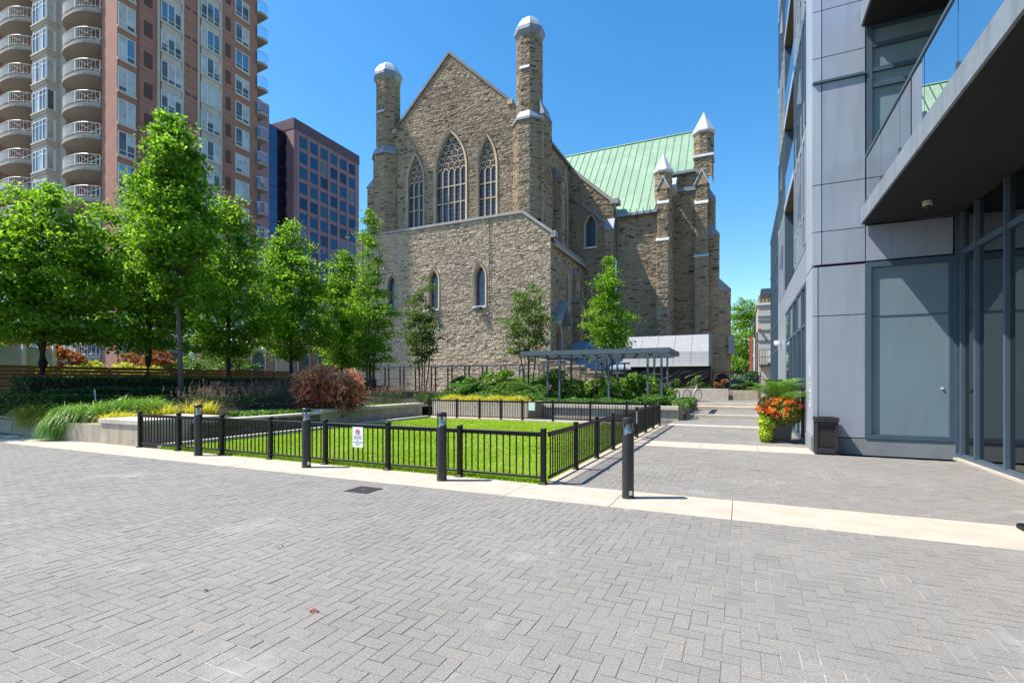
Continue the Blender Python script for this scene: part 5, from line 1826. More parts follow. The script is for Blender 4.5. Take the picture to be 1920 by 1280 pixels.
# market umbrella in the neighbour's yard
um = thing("market_umbrella", "white market umbrella in the yard behind the trees", "umbrella", (-30, 21.6, 0.8))
M_canvas = mat("white_canvas", (0.75, 0.74, 0.70), 0.8)
for k in range(8):
    a, b = 2 * math.pi * k / 8, 2 * math.pi * (k + 1) / 8
    MB().add([(-30, 21.6, 4.6), (-30 + 2.1 * math.cos(a), 21.6 + 2.1 * math.sin(a), 3.75), (-30 + 2.1 * math.cos(b), 21.6 + 2.1 * math.sin(b), 3.75),
              (-30 + 2.1 * math.cos(a), 21.6 + 2.1 * math.sin(a), 3.55), (-30 + 2.1 * math.cos(b), 21.6 + 2.1 * math.sin(b), 3.55)], [(0, 1, 2), (1, 3, 4, 2)]).build("canopy_panel", M_canvas, um, fix=False)
MB().tube([(-30, 21.6, 0.8), (-30, 21.6, 4.6)], 0.04, 8).build("pole", M_wood, um)
aw_ = thing("white_canopy", "white flat canopy roof glimpsed through the tree crowns", "canopy", (-38, 14, 3))
B(-42, -34, 9, 22, 4.6, 5.0).build("roof", M_canvas, aw_)
for y in (9.2, 13.4, 17.6, 21.8):
    B(-34.2, -34.0, y - 0.1, y + 0.1, 0, 4.6).build("post", M_sign, aw_)
pv = thing("glass_pavilion", "pale glass panel behind the timber fence at the far left", "pavilion", (-27, 9.8, 0.8))
B(-27.1, -27.0, 9.3, 11.3, 0.8, 3.0).build("pane", mat("pale_glass", (0.40, 0.50, 0.50), 0.15, spec=0.8), pv)
for y in (9.3, 10.3, 11.3):
    B(-27.0, -26.9, y - 0.06, y + 0.06, 0.8, 3.1).build("post", M_sign, pv)

# ================================================================ litter bin
M_bin = mat("dark_brown_bin", (0.026, 0.022, 0.021), 0.5, noise=(25, 0.2), patch=(18, (0.16, 0.15, 0.15), 0.70, 0.76))
bn = thing("litter_bin", "dark brown slatted plastic litter bin against the grey panel wall", "litter bin", (1.68, 12.7, 0))
x0, x1, y0, y1 = 1.47, 1.87, 12.52, 12.93
MB().bbox(x0 + 0.02, x1 - 0.02, y0 + 0.03, y1, 0.0, 0.70, 0.015).build("body", M_bin, bn)
for x in (x0 - 0.005, x1 - 0.045):
    MB().bbox(x, x + 0.05, y0, y0 + 0.06, 0.0, 0.74, 0.01).build("corner_post", M_bin, bn)
    MB().bbox(x, x + 0.05, y1 - 0.05, y1 + 0.01, 0.0, 0.74, 0.01).build("corner_post", M_bin, bn)
for k in range(7):
    xx = x0 + 0.055 + k * 0.043
    B(xx, xx + 0.035, y0 + 0.018, y0 + 0.03, 0.16, 0.50).build("slat", M_bin, bn)
for r in range(4):
    for k in range(11):
        xx = x0 + 0.055 + k * 0.027
        B(xx, xx + 0.015, y0 + 0.02, y0 + 0.03, 0.53 + r * 0.025, 0.545 + r * 0.025).build("grille_stud", M_black, bn, fix=False)
MB().bbox(x0 + 0.04, x1 - 0.04, y0 - 0.04, y0 + 0.03, 0.03, 0.13, 0.02).build("foot_pedal", M_bol, bn)
lid = MB().bbox(x0 - 0.02, x1 + 0.02, y0 - 0.02, y1 + 0.02, 0.70, 0.745, 0.012).box(x0 - 0.02, x1 + 0.02, y0 - 0.02, y0 + 0.05, 0.746, 0.79).box(x0 - 0.02, x1 + 0.02, y1 - 0.05, y1 + 0.02, 0.746, 0.79).box(x0 - 0.02, x0 + 0.05, y0 + 0.05, y1 - 0.05, 0.746, 0.79).box(x1 - 0.05, x1 + 0.02, y0 + 0.05, y1 - 0.05, 0.746, 0.79)
lid.build("lid", M_bin, bn)

# ================================================================ flower pot
pot = thing("flower_pot", "square black planter pot by the grey building corner", "plant pot", (0.95, 14.6, 0))
px0, px1, py0, py1 = 0.66, 1.20, 14.4, 14.94
MB().hexa([(px0 + 0.06, py0 + 0.06, 0.07), (px1 - 0.06, py0 + 0.06, 0.07), (px1 - 0.06, py1 - 0.06, 0.07), (px0 + 0.06, py1 - 0.06, 0.07)],
          [(px0 + 0.01, py0 + 0.01, 0.52), (px1 - 0.01, py0 + 0.01, 0.52), (px1 - 0.01, py1 - 0.01, 0.52), (px0 + 0.01, py1 - 0.01, 0.52)]).build("body", M_bol, pot)
MB().bbox(px0 + 0.03, px1 - 0.03, py0 + 0.03, py1 - 0.03, 0.0, 0.07, 0.01).build("foot", M_bol, pot)
MB().bbox(px0 - 0.02, px1 + 0.02, py0 - 0.02, py1 + 0.02, 0.52, 0.585, 0.012).build("rim", M_bol, pot)
for x in (px0 + 0.045, px1 - 0.105):
    B(x, x + 0.06, py0 + 0.02, py0 + 0.05, 0.12, 0.5).build("corner_stile", M_bol, pot)

# ================================================================ small fittings on the building
cm = thing("dome_camera", "white dome security camera under the dark balcony slab", "security camera", (3.2, 12.0, 4.9))
cxm, cym = 3.17, 11.75
MB().lathe((cxm, cym, 0), [(0.072, 4.85), (0.078, 4.87), (0.078, 4.938)], 20).build("housing", mat("cream_plastic", (0.62, 0.60, 0.53), 0.45), cm)
MB().lathe((cxm, cym, 0), [(0.015, 4.80), (0.042, 4.812), (0.058, 4.85)], 16).build("dome", mat("smoked_dome", (0.02, 0.02, 0.02), 0.1), cm, smooth=True)
c2 = thing("wall_camera", "small white wall camera on the path side of the grey building", "security camera", (1.4, 22, 2.7))
MB().lathe((1.33, 22.6, 0), [(0.10, 3.0), (0.14, 3.06), (0.14, 3.2)], 12).build("housing", M_sign, c2)
MB().tube([(1.33, 22.6, 3.15), (1.46, 22.6, 3.15)], 0.03, 6).build("bracket", M_sign, c2)
ps = thing("parking_sign", "narrow white no parking sign with red ring on the grey building corner", "sign", (1.44, 13.5, 1))
B(1.443, 1.447, 13.3, 13.52, 0.98, 1.55).build("board", M_sign, ps)
m = MB()
for i in range(16):
    a, b = 2 * math.pi * i / 16, 2 * math.pi * (i + 1) / 16
    m.add([(1.441, 13.41 + 0.075 * math.cos(a), 1.46 + 0.075 * math.sin(a)), (1.441, 13.41 + 0.075 * math.cos(b), 1.46 + 0.075 * math.sin(b)),
           (1.441, 13.41 + 0.05 * math.cos(b), 1.46 + 0.05 * math.sin(b)), (1.441, 13.41 + 0.05 * math.cos(a), 1.46 + 0.05 * math.sin(a))], [(0, 1, 2, 3)])
m.build("prohibition_ring", M_red, ps, fix=False)
text_part("P", 0.1, M_ink, ps, (1.4405, 13.41, 1.46), rot=(R(90), 0, R(-90)))
for i, (a, b) in enumerate(((13.34, 13.48), (13.36, 13.46), (13.35, 13.47), (13.34, 13.45))):
    B(1.4405, 1.442, a, b, 1.28 - i * 0.07, 1.32 - i * 0.07).build("lettering", M_ink, ps)
p2 = thing("number_plate", "narrow white plate above the parking sign on the building corner", "sign", (1.44, 13.5, 1.8))
B(1.443, 1.447, 13.38, 13.48, 1.68, 1.98).build("board", M_sign, p2)
# ================================================================ vegetation
M_bark = mat("dark_bark", (0.055, 0.043, 0.035), 0.9, noise=[(10, 0.25)], bump=(25, 0.7, 0.02))
M_barkg = mat("grey_bark", (0.13, 0.105, 0.085), 0.9, noise=[(10, 0.25)], bump=(25, 0.7, 0.02))
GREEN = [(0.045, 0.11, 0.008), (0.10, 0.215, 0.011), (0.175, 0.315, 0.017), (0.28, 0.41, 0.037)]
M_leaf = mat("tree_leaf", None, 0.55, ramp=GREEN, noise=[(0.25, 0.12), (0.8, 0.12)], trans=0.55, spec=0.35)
M_leafd = mat("tree_leaf_dark", None, 0.55, ramp=[(0.04, 0.085, 0.012), (0.07, 0.14, 0.016), (0.11, 0.19, 0.02), (0.19, 0.26, 0.04)], noise=(0.8, 0.12), trans=0.35, spec=0.5)
M_leafh = mat("hedge_leaf", None, 0.40, ramp=[(0.018, 0.042, 0.010), (0.03, 0.07, 0.014), (0.045, 0.095, 0.018), (0.07, 0.13, 0.03)], trans=0.2, spec=0.5)
M_leafb = mat("shrub_leaf", None, 0.42, ramp=[(0.05, 0.11, 0.015), (0.08, 0.17, 0.02), (0.12, 0.23, 0.025), (0.19, 0.30, 0.05)], trans=0.35, spec=0.5)


def prof_at(prof, t):
    for (a, ra), (b, rb) in zip(prof[:-1], prof[1:]):
        if a <= t <= b:
            return ra + (rb - ra) * (t - a) / (b - a)
    return 0.0


def tree(label, base, height, crown0, prof, trunk_r, lean=(0, 0), nclump=190, per=75, leaf=0.145, mt=None, bark=None, stems=1, clump=0.42,
         group="garden trees", name="tree", fork=None, limbs=34):
    mt = mt or M_leaf
    bark = bark or M_bark
    bx, by, bz = base
    t = thing(name, label, "tree", base, group)
    zc0, zc1 = bz + crown0, bz + height

    def axis(z):
        s = (z - bz) / height
        return np.array([bx + lean[0] * s, by + lean[1] * s, z])
    tb = MB()
    if stems == 1:
        zz = np.linspace(bz - 0.05, bz + height * 0.93, 12)
        wob = rng.normal(0, trunk_r * 0.12, (12, 2))
        wob[0] = 0
        pts = [tuple(axis(z) + np.array([w_[0], w_[1], 0])) for z, w_ in zip(zz, wob)]
        rad = [trunk_r * (1.25 if i == 0 else 1) * (1 - 0.93 * (i / 11) ** 0.9) for i in range(12)]
        tb.tube(pts, rad, 9)
    else:
        for s in range(stems):
            a = 2 * math.pi * s / stems + 0.4
            pts, rad = [], []
            for i in range(9):
                f = i / 8
                c = axis(bz - 0.05 + f * height * 0.85)
                sp = (0.10 + 0.55 * f ** 0.8 * prof[len(prof) // 2][1])
                pts.append((c[0] + math.cos(a) * sp + random.uniform(-.04, .04), c[1] + math.sin(a) * sp + random.uniform(-.04, .04), c[2]))
                rad.append(trunk_r * (1 - 0.85 * f))
            tb.tube(pts, rad, 7)
    tb.build("trunk", bark, t, smooth=True)
    # clump centres through the crown volume, thinner inside
    C = []
    tries = 0
    rmax = max(r for _, r in prof)
    off = rng.uniform(0, 6.28, 4)
    while len(C) < nclump and tries < nclump * 60:
        tries += 1
        h = random.random()
        r = prof_at(prof, h)
        if random.random() > (r / rmax) ** 1.3 + 0.04:
            continue
        a = random.uniform(0, 2 * math.pi)
        edge = r * (0.86 + 0.17 * math.sin(3 * a + off[0] + 5 * h) + 0.14 * math.sin(5 * a + off[1] - 9 * h) + 0.10 * math.sin(17 * h + off[2]))
        q = edge * random.uniform(0.1, 1) ** 0.55
        c = axis(zc0 + h * (zc1 - zc0))
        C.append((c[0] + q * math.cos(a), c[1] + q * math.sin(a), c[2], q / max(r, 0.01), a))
    lb = MB()
    for k, (x, y, z, q, a) in enumerate(C):
        if k >= limbs:
            break
        d = math.hypot(x - bx, y - by)
        z0 = max(bz + crown0 * random.uniform(1.05, 1.7), z - d * random.uniform(0.9, 1.6) - 0.2)
        s = axis(z0)
        if stems > 1:
            s = s + np.array([math.cos(a), math.sin(a), 0]) * 0.3
        m_ = (s + np.array([x, y, z])) / 2 + np.array([0, 0, -0.12 * d])
        e = np.array([x, y, z])
        rr = trunk_r * 0.34 * (1 - 0.6 * (z0 - bz) / height)
        pts = [tuple(s * (1 - f) ** 2 + 2 * m_ * f * (1 - f) + e * f ** 2) for f in (0, .25, .5, .75, 1)]
        lb.tube(pts, [rr, rr * 0.8, rr * 0.6, rr * 0.42, rr * 0.2], 5)
    lb.build("limbs", bark, t, smooth=True, kind="stuff")
    P, var = [], []
    for (x, y, z, q, a) in C:
        n = int(per * random.uniform(0.55, 1.4))
        s = clump * random.uniform(0.6, 1.25)
        p = rng.normal(0, 1, (n, 3)) * np.array([s, s, s * 0.40]) * 0.66
        p[:, 2] -= 0.25 * (p[:, 0] ** 2 + p[:, 1] ** 2)
        P.append(p + np.array([x, y, z]))
        var.append(np.clip(rng.normal(0.33 + 0.22 * q + random.uniform(-.2, .2), 0.22, n), 0, 1))  # inner clumps get darker leaves, the crown's shade put into their colour
    P = np.concatenate(P)
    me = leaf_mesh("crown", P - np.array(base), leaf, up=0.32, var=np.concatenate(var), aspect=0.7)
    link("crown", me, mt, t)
    return t


MAPLE = [(0, 1.2), (0.12, 2.2), (0.3, 2.55), (0.55, 2.2), (0.8, 1.3), (0.93, 0.55), (1, 0.12)]
ROUND = [(0, 1.7), (0.12, 2.6), (0.4, 2.8), (0.7, 2.2), (0.9, 1.2), (1, 0.3)]


def sc(p, k):
    return [(a, r * k) for a, r in p]


TX = -22.0
tree("leafy maple tree with stout dark trunk at the far left above the hedge", (TX, 8.9, 0.95), 7.5, 2.0, sc(ROUND, 0.92), 0.18, nclump=340, per=80)
tree("leafy maple tree with low forking limbs, second from the left above the hedge", (TX, 12.3, 0.95), 8.8, 1.9, sc(ROUND, 0.9), 0.15, nclump=340, per=80)
tree("leafy maple tree in the middle of the row above the hedge", (TX, 15.8, 0.95), 9.6, 1.9, sc(MAPLE, 0.86), 0.13, nclump=270, per=80)
tree("leafy maple tree before the orange brick wall, fourth in the row", (TX, 19.4, 0.95), 9.2, 1.9, sc(MAPLE, 0.84), 0.12, nclump=260, per=80)
tree("leafy tree with low spreading branches, last in the row next to the church", (TX, 23.1, 0.9), 9.0, 1.6, sc(MAPLE, 0.72), 0.12, nclump=220, per=80)
tree("maple tree at the left end of the row nearest the plaza", (TX - 1, 5.2, 0.95), 7.6, 1.6, ROUND, 0.15, nclump=170, per=80)
tree("tall slender tree with pale grey trunk standing in front of the hedges", (-18.1, 11.2, 0.9), 10.3, 3.4,
     [(0, 0.35), (0.12, 0.95), (0.35, 1.35), (0.6, 1.25), (0.8, 0.85), (0.93, 0.45), (1, 0.1)], 0.095, lean=(-0.6, 0.0), nclump=210, per=85, bark=M_barkg, clump=0.36)
tree("narrow columnar tree with several thin stems left of the church wall", (-19.2, 22.4, 0.7), 10.9, 1.6,
     [(0, 0.7), (0.15, 1.5), (0.35, 1.35), (0.5, 0.85), (0.7, 0.75), (0.9, 0.45), (1, 0.1)], 0.07, stems=3, nclump=190, per=80, leaf=0.12, bark=M_barkg, clump=0.36)
tree("airy small tree with thin stems before the left of the church wall", (-15.7, 22.6, 0.6), 6.9, 1.6,
     [(0, 0.35), (0.2, 0.95), (0.45, 1.05), (0.7, 0.8), (0.88, 0.5), (1, 0.1)], 0.045, stems=4, nclump=95, per=60, leaf=0.12, mt=M_leafd, bark=M_barkg, clump=0.32, limbs=24)
tree("airy small tree before the right corner of the church annex", (-10.1, 24.0, 0.6), 6.3, 2.2,
     [(0, 0.5), (0.2, 1.25), (0.45, 1.35), (0.7, 1.0), (0.88, 0.55), (1, 0.1)], 0.05, stems=4, nclump=105, per=60, leaf=0.12, mt=M_leafd, bark=M_barkg, clump=0.34, limbs=24)
tree("dense upright small tree above the pergola", (-6.8, 27.7, 0.6), 8.0, 2.3,
     [(0, 0.6), (0.15, 1.25), (0.4, 1.3), (0.65, 0.85), (0.85, 0.4), (1, 0.1)], 0.06, stems=3, nclump=170, per=70, leaf=0.12, bark=M_barkg, clump=0.36, limbs=24)
tree("distant broad green tree at the end of the path", (0.6, 77, 0.4), 12.6, 2.0, sc(ROUND, 1.75), 0.25, nclump=330, per=60, leaf=0.26, clump=0.8, group="distant trees")
tree("small bright tree behind the timber fence", (-27.5, 19.6, 0.8), 3.6, 0.5, sc(ROUND, 0.65), 0.06, nclump=90, per=70, leaf=0.13, mt=M_leafb, group="shrubs behind the fence")


def leaf_box(x0, x1, y0, y1, z0, z1, n, leaf, mt, parent, name="foliage", wob=0.06):
    """clipped hedge: leaves on and just under the surface"""
    L = np.array([x1 - x0, y1 - y0, z1 - z0])
    A = np.array([L[1] * L[2], L[1] * L[2], L[0] * L[2], L[0] * L[2], 2.0 * L[0] * L[1]])
    f = rng.choice(5, n, p=A / A.sum())
    u = rng.uniform(0, 1, (n, 3)) * L + np.array([x0, y0, z0])
    d = np.abs(rng.normal(0, 0.05, n)) + wob * (np.sin(u[:, 1] * 2.1) * np.cos(u[:, 2] * 5 + u[:, 0] * 3) + 0.2)
    u[f == 0, 0] = x0 + d[f == 0]
    u[f == 1, 0] = x1 - d[f == 1]
    u[f == 2, 1] = y0 + d[f == 2]
    u[f == 3, 1] = y1 - d[f == 3]
    u[f == 4, 2] = z1 - d[f == 4] + rng.exponential(0.02, (f == 4).sum())
    me = leaf_mesh(name, u - np.array(OFF[parent]), leaf, up=0.25, aspect=0.7)
    return link(name, me, mt, parent)


M_twig = mat("hedge_core", (0.02, 0.022, 0.014), 0.95)
h1 = thing("hedge", "upper clipped dark green hedge running behind the flower bed", "hedge", (-20.9, 15, 0.9), "clipped hedges")
B(-21.35, -20.55, 8.0, 24.4, 0.8, 1.55).build("core", M_twig, h1)
leaf_box(-21.5, -20.4, 7.85, 24.5, 0.9, 1.68, 26000, 0.075, M_leafh, h1)
h2 = thing("hedge", "lower clipped dark green hedge in front of the taller one", "hedge", (-19.6, 15, 0.9), "clipped hedges")
B(-19.95, -19.3, 8.2, 24.2, 0.75, 1.18).build("core", M_twig, h2)
leaf_box(-20.1, -19.2, 8.1, 24.3, 0.8, 1.3, 20000, 0.075, M_leafh, h2)
h3 = thing("hedge", "broad green hedge mass above the garden wall at the far left", "hedge", (-21.5, 8.3, 0.4), "clipped hedges")
B(-27, -18.9, 7.95, 9.0, 0.3, 0.98).build("core", M_twig, h3)
leaf_box(-27, -18.6, 7.8, 9.1, 0.4, 1.12, 22000, 0.08, mat("hedge_leaf_green", None, 0.40, ramp=[(0.022, 0.055, 0.010), (0.04, 0.095, 0.014), (0.06, 0.125, 0.018), (0.09, 0.16, 0.03)], trans=0.25), h3)


def shrub(label, c, rx, ry, h, n, leaf, mt, name="shrub", group="planted shrubs", z0=0.0, lumps=18, aspect=0.7, cat="shrub", flat=0.9):
    t = thing(name, label, cat, c, group)
    st = MB()
    P, var = [], []
    for k in range(lumps):
        a = random.uniform(0, 6.28)
        q = math.sqrt(random.random()) * 0.8
        lz = h * random.uniform(0.08, 0.82) * (1 - 0.45 * q * q)
        cx, cy = rx * q * math.cos(a), ry * q * math.sin(a)
        r = random.uniform(0.28, 0.5) * min(rx, ry, h)
        m = n // lumps
        d = rng.normal(size=(m, 3))
        d /= np.linalg.norm(d, axis=1)[:, None]
        d[:, 2] = np.abs(d[:, 2]) * 1.1 - 0.25
        P.append(np.array([cx, cy, lz + z0]) + d * r * rng.uniform(0.6, 1.08, (m, 1)) * np.array([1.2, 1.2, flat]))
        var.append(np.clip(rng.normal(random.uniform(0.3, 0.7), 0.22, m), 0, 1))
        st.tube([(0.1 * cx, 0.1 * cy, 0), (0.6 * cx, 0.6 * cy, lz * 0.5), (cx, cy, lz)], [0.015, 0.01, 0.005], 4)
    s_ = link("stems", st.mesh("stems"), M_bark, t, kind="stuff")
    link("foliage", leaf_mesh("foliage", np.concatenate(P), leaf, up=0.35, var=np.concatenate(var), aspect=aspect), mt, t)
    return t


M_hyd = mat("hydrangea_leaf", None, 0.45, ramp=[(0.06, 0.13, 0.015), (0.10, 0.20, 0.02), (0.16, 0.28, 0.03), (0.26, 0.36, 0.09)], trans=0.35)
M_lush = mat("ground_cover_leaf", None, 0.42, ramp=[(0.035, 0.10, 0.012), (0.06, 0.16, 0.015), (0.10, 0.23, 0.02), (0.15, 0.29, 0.04)], trans=0.35)
BK = [("bushy light green shrub before the left of the mesh fence", (-13.6, 24.2, 0.6), 1.3, 1.0, 1.5, 3000, 0.13, M_leafb),
      ("large hydrangea bush with broad pale leaves before the church wall", (-11.6, 23.8, 0.6), 1.5, 1.1, 1.9, 3600, 0.17, M_hyd),
      ("low green shrub right of the hydrangea bush", (-9.7, 22.9, 0.6), 1.2, 0.9, 1.0, 2600, 0.11, M_leafb),
      ("rounded green shrub at the left pergola posts", (-8.3, 24.0, 0.55), 1.2, 0.9, 1.75, 3400, 0.11, M_leafd),
      ("light green shrub beneath the left part of the pergola", (-7.3, 24.3, 0.5), 0.9, 0.9, 1.45, 2600, 0.15, M_hyd),
      ("dark leaved shrub in the middle of the pergola", (-6.1, 24.4, 0.5), 0.9, 0.8, 1.5, 2600, 0.14, M_leafd),
      ("bright rounded hydrangea under the right part of the pergola", (-4.5, 24.3, 0.5), 1.1, 1.0, 1.6, 3400, 0.16, M_hyd)]
BK += [("leafy green shrub beside the thin stems at the left of the back bed", (-12.7, 22.4, 0.6), 0.9, 0.8, 1.25, 2400, 0.12, M_lush),
       ("pale leaved shrub behind the low green one", (-10.3, 25.0, 0.6), 1.0, 0.9, 1.7, 2600, 0.15, M_hyd),
       ("tall dark shrub behind the left pergola posts", (-9.1, 25.4, 0.55), 0.9, 0.9, 1.9, 2600, 0.12, M_leafb),
       ("fresh green shrub in front of the middle pergola posts", (-5.5, 23.6, 0.5), 0.8, 0.7, 1.15, 2200, 0.12, M_lush),
       ("small green shrub at the right pergola posts", (-3.3, 24.2, 0.5), 0.7, 0.7, 1.2, 2000, 0.12, M_leafb)]
for lab, c, rx, ry, h, n, lf, mt in BK:
    shrub(lab, c, rx, ry, h, n, lf, mt)

# trailing ground cover along the back planter
gc = thing("ground_cover", "bright green trailing ground cover spilling over the right end of the concrete planter", "ground cover", (-5, 22, 0.5), kind="stuff")
n = 16000
x = rng.uniform(-8.6, -2.2, n)
y = 21.2 + rng.uniform(0, 1, n) ** 1.4 * 3.2
hm = 0.60 + 0.22 * (0.5 + 0.5 * np.sin(x * 4.1) * np.cos(y * 3.3)) + 0.18 * (x > -4)
z = hm - np.abs(rng.normal(0, 0.09, n))
sp = (x > -2.75)
y[sp] = 21.2 + rng.uniform(0, 1, sp.sum()) * 5.5
z[sp] = 0.80 - np.abs(rng.normal(0, 0.2, sp.sum()))
x[sp] += rng.uniform(0, 0.22, sp.sum())
link("foliage", leaf_mesh("foliage", np.stack([x, y, z], 1) - np.array(OFF[gc]), 0.10, up=0.35, aspect=0.7), M_lush, gc)
gc2 = thing("ground_cover", "low green ground cover behind the yellow planting", "ground cover", (-11, 21, 0.6), kind="stuff")
n = 11000
x = rng.uniform(-14.6, -8.6, n)
y = rng.uniform(20.0, 23.5, n)
z = 0.66 + 0.30 * (0.5 + 0.5 * np.sin(x * 3.1) * np.cos(y * 2.3)) - np.abs(rng.normal(0, 0.08, n)) + 0.08 * (y - 20)
link("foliage", leaf_mesh("foliage", np.stack([x, y, z], 1) - np.array(OFF[gc2]), 0.09, up=0.35, aspect=0.6), M_lush, gc2)

M_yel = mat("yellow_foliage", None, 0.5, ramp=[(0.38, 0.36, 0.02), (0.52, 0.47, 0.03), (0.62, 0.55, 0.06), (0.45, 0.46, 0.05)], trans=0.35)
for i, (cx, lab) in enumerate(((-12.1, "yellow leaved clump at the left end of the back planter"), (-11.0, "yellow leaved clump left of centre on the back planter"),
                               (-9.9, "yellow leaved clump right of centre on the back planter"), (-8.9, "yellow leaved clump at the right end of the pale planter"))):
    t = thing("yellow_plant", lab, "plant", (cx, 19.75, 0.65), "yellow plants on the back planter")
    n = 1500
    p = rng.normal(0, 1, (n, 3)) * np.array([0.30, 0.16, 0.07]) + np.array([0, 0, 0.14])
    p[:, 2] -= 0.5 * p[:, 0] ** 2 * 0.5
    link("foliage", leaf_mesh("foliage", p, 0.10, up=0.3, aspect=0.3), M_yel, t)


def arching(label, c, n, L, spread, mt, width=0.018, droop=(0.55, 1.0, 0.85), name="ornamental_grass", dirbias=None, group="ornamental grasses"):
    t = thing(name, label, "grass clump", c, group)
    a = rng.uniform(0, 2 * math.pi, n)
    if dirbias is not None:
        a = rng.normal(dirbias, 1.0, n)
    r = np.sqrt(rng.uniform(0, 1, n)) * spread
    b = rng.uniform(0, 2 * math.pi, n)
    base = np.stack([r * np.cos(b), r * np.sin(b), np.zeros(n)], 1)
    dr = np.stack([np.cos(a), np.sin(a)], 1)
    ln = L * rng.uniform(0.55, 1.15, n)
    dp = np.stack([droop[0] * rng.uniform(0.7, 1.25, n), droop[1] * rng.uniform(0.7, 1.2, n), droop[2] * rng.uniform(0.7, 1.15, n)], 1)
    link("blades", blade_mesh("blades", base, dr, ln, np.full(n, width) * rng.uniform(0.7, 1.2, n), dp, 5), mt, t)
    return t


M_hak = mat("green_grass_blade", None, 0.4, ramp=[(0.06, 0.15, 0.012), (0.10, 0.23, 0.016), (0.15, 0.31, 0.025), (0.25, 0.40, 0.08)], trans=0.4)
M_oli = mat("olive_grass_blade", None, 0.45, ramp=[(0.14, 0.17, 0.012), (0.21, 0.24, 0.018), (0.29, 0.31, 0.03), (0.34, 0.34, 0.06)], trans=0.4)
M_ygr = mat("yellow_grass_blade", None, 0.5, ramp=[(0.34, 0.33, 0.02), (0.50, 0.46, 0.03), (0.60, 0.53, 0.06), (0.42, 0.44, 0.05)], trans=0.4)
arching("broad fountain of bright green grass spilling over the left garden wall", (-16.5, 7.85, 0.42), 5200, 0.98, 0.72, M_hak, 0.022, droop=(1.3, 0.75, 1.28))
arching("second mound of bright green grass behind the spilling clump", (-16.3, 8.75, 0.55), 4000, 0.95, 0.72, M_hak, 0.022, droop=(1.15, 0.75, 1.25))
arching("trailing front tuft of bright green grass over the wall face", (-16.7, 7.2, 0.44), 1300, 0.85, 0.32, M_hak, 0.024, droop=(1.15, 0.6, 0.75), dirbias=-1.5)
arching("olive gold grass mound left of the green clump", (-19.3, 8.0, 0.42), 3600, 0.9, 0.7, M_oli, 0.02, droop=(1.2, 0.75, 1.22))
arching("second olive gold grass mound trailing over the wall", (-18.3, 7.6, 0.42), 2000, 0.95, 0.45, M_oli, 0.022, droop=(1.0, 0.8, 0.95))
arching("low yellow grass beside the garden wall coping", (-15.35, 7.9, 0.42), 1600, 0.6, 0.42, M_ygr, 0.018, droop=(0.75, 0.9, 1.05))
arching("yellow grass tuft behind the wall coping", (-15.5, 9.0, 0.5), 700, 0.7, 0.4, M_ygr, 0.018, droop=(0.7, 0.9, 1.1))
arching("taller yellow grass behind the first railing panel", (-14.9, 9.8, 0.5), 600, 0.7, 0.4, M_ygr, 0.018, droop=(0.6, 0.8, 1.15))

# flowering border: upright spikes with faded mauve heads
M_sage = mat("border_leaf", None, 0.6, ramp=[(0.025, 0.045, 0.015), (0.045, 0.075, 0.02), (0.07, 0.10, 0.03), (0.12, 0.13, 0.06)], trans=0.25)
M_mauve = mat("faded_flower", None, 0.8, ramp=[(0.16, 0.085, 0.085), (0.26, 0.15, 0.13), (0.34, 0.21, 0.17), (0.28, 0.20, 0.13)], trans=0.2)
k = 0
BORD = ["dusky border plant with faded mauve spikes, nearest the yellow grass", "dusky border plant with mauve spikes left of the pale trunk", "dusky border plant with mauve spikes at the foot of the pale trunk",
        "dark border plant clump left of the second bollard", "dark border plant clump behind the second railing bay", "dark border plant clump before the hedges at mid bed",
        "tall dark border plant with buff tips before the hedge", "dark border plant clump left of the red maple", "dark border plant nearest the red maple", "dark border plant right of the red maple",
        "dark border plant before the thin stemmed trees", "dark border plant at the far end of the bed"]
for lab, (bx, by, hh) in zip(BORD, ((-15.6, 10.5, 0.62), (-16.3, 11.4, 0.72), (-15.3, 11.8, 0.62), (-16.4, 12.7, 0.7), (-15.2, 12.9, 0.66), (-16.6, 14.0, 0.75),
                                    (-15.6, 14.4, 0.8), (-15.2, 15.6, 0.75), (-15.8, 16.8, 0.75), (-14.4, 17.6, 0.7), (-15.0, 19.4, 0.75), (-14.2, 20.8, 0.7))):
    z0 = 0.44 + (abs(bx) - 13.3) * 0.11
    t = thing("border_plant", lab, "plant", (bx, by, z0), "flowering border plants")
    n = 900
    p = rng.normal(0, 1, (n, 3)) * np.array([0.34, 0.42, 0.0])
    p[:, 2] = rng.uniform(0.05, 0.75, n) * hh
    link("foliage", leaf_mesh("foliage", p, 0.085, up=0.1, aspect=0.35), M_sage, t)
    m = 90
    q = rng.normal(0, 1, (m, 3)) * np.array([0.36, 0.45, 0.0])
    P = []
    for i in range(m):
        hgt = hh * random.uniform(0.75, 1.2)
        for j in range(9):
            P.append((q[i, 0] + random.gauss(0, 0.012), q[i, 1] + random.gauss(0, 0.012), hgt - 0.02 * j))
    link("flower_spikes", leaf_mesh("flower_spikes", np.array(P), 0.035, up=0.2, aspect=0.6), M_mauve, t, kind="stuff")
# low edging foliage along the wall
ed = thing("edging_plants", "low light green edging leaves along the seat wall", "ground cover", (-13.8, 14, 0.5), kind="stuff")
n = 7000
x = rng.uniform(-14.5, -13.35, n)
y = rng.uniform(10.2, 18.5, n)
z = 0.50 + 0.12 * rng.uniform(0, 1, n)
link("foliage", leaf_mesh("foliage", np.stack([x, y, z], 1) - np.array(OFF[ed]), 0.09, up=0.4, aspect=0.8), M_lush, ed)
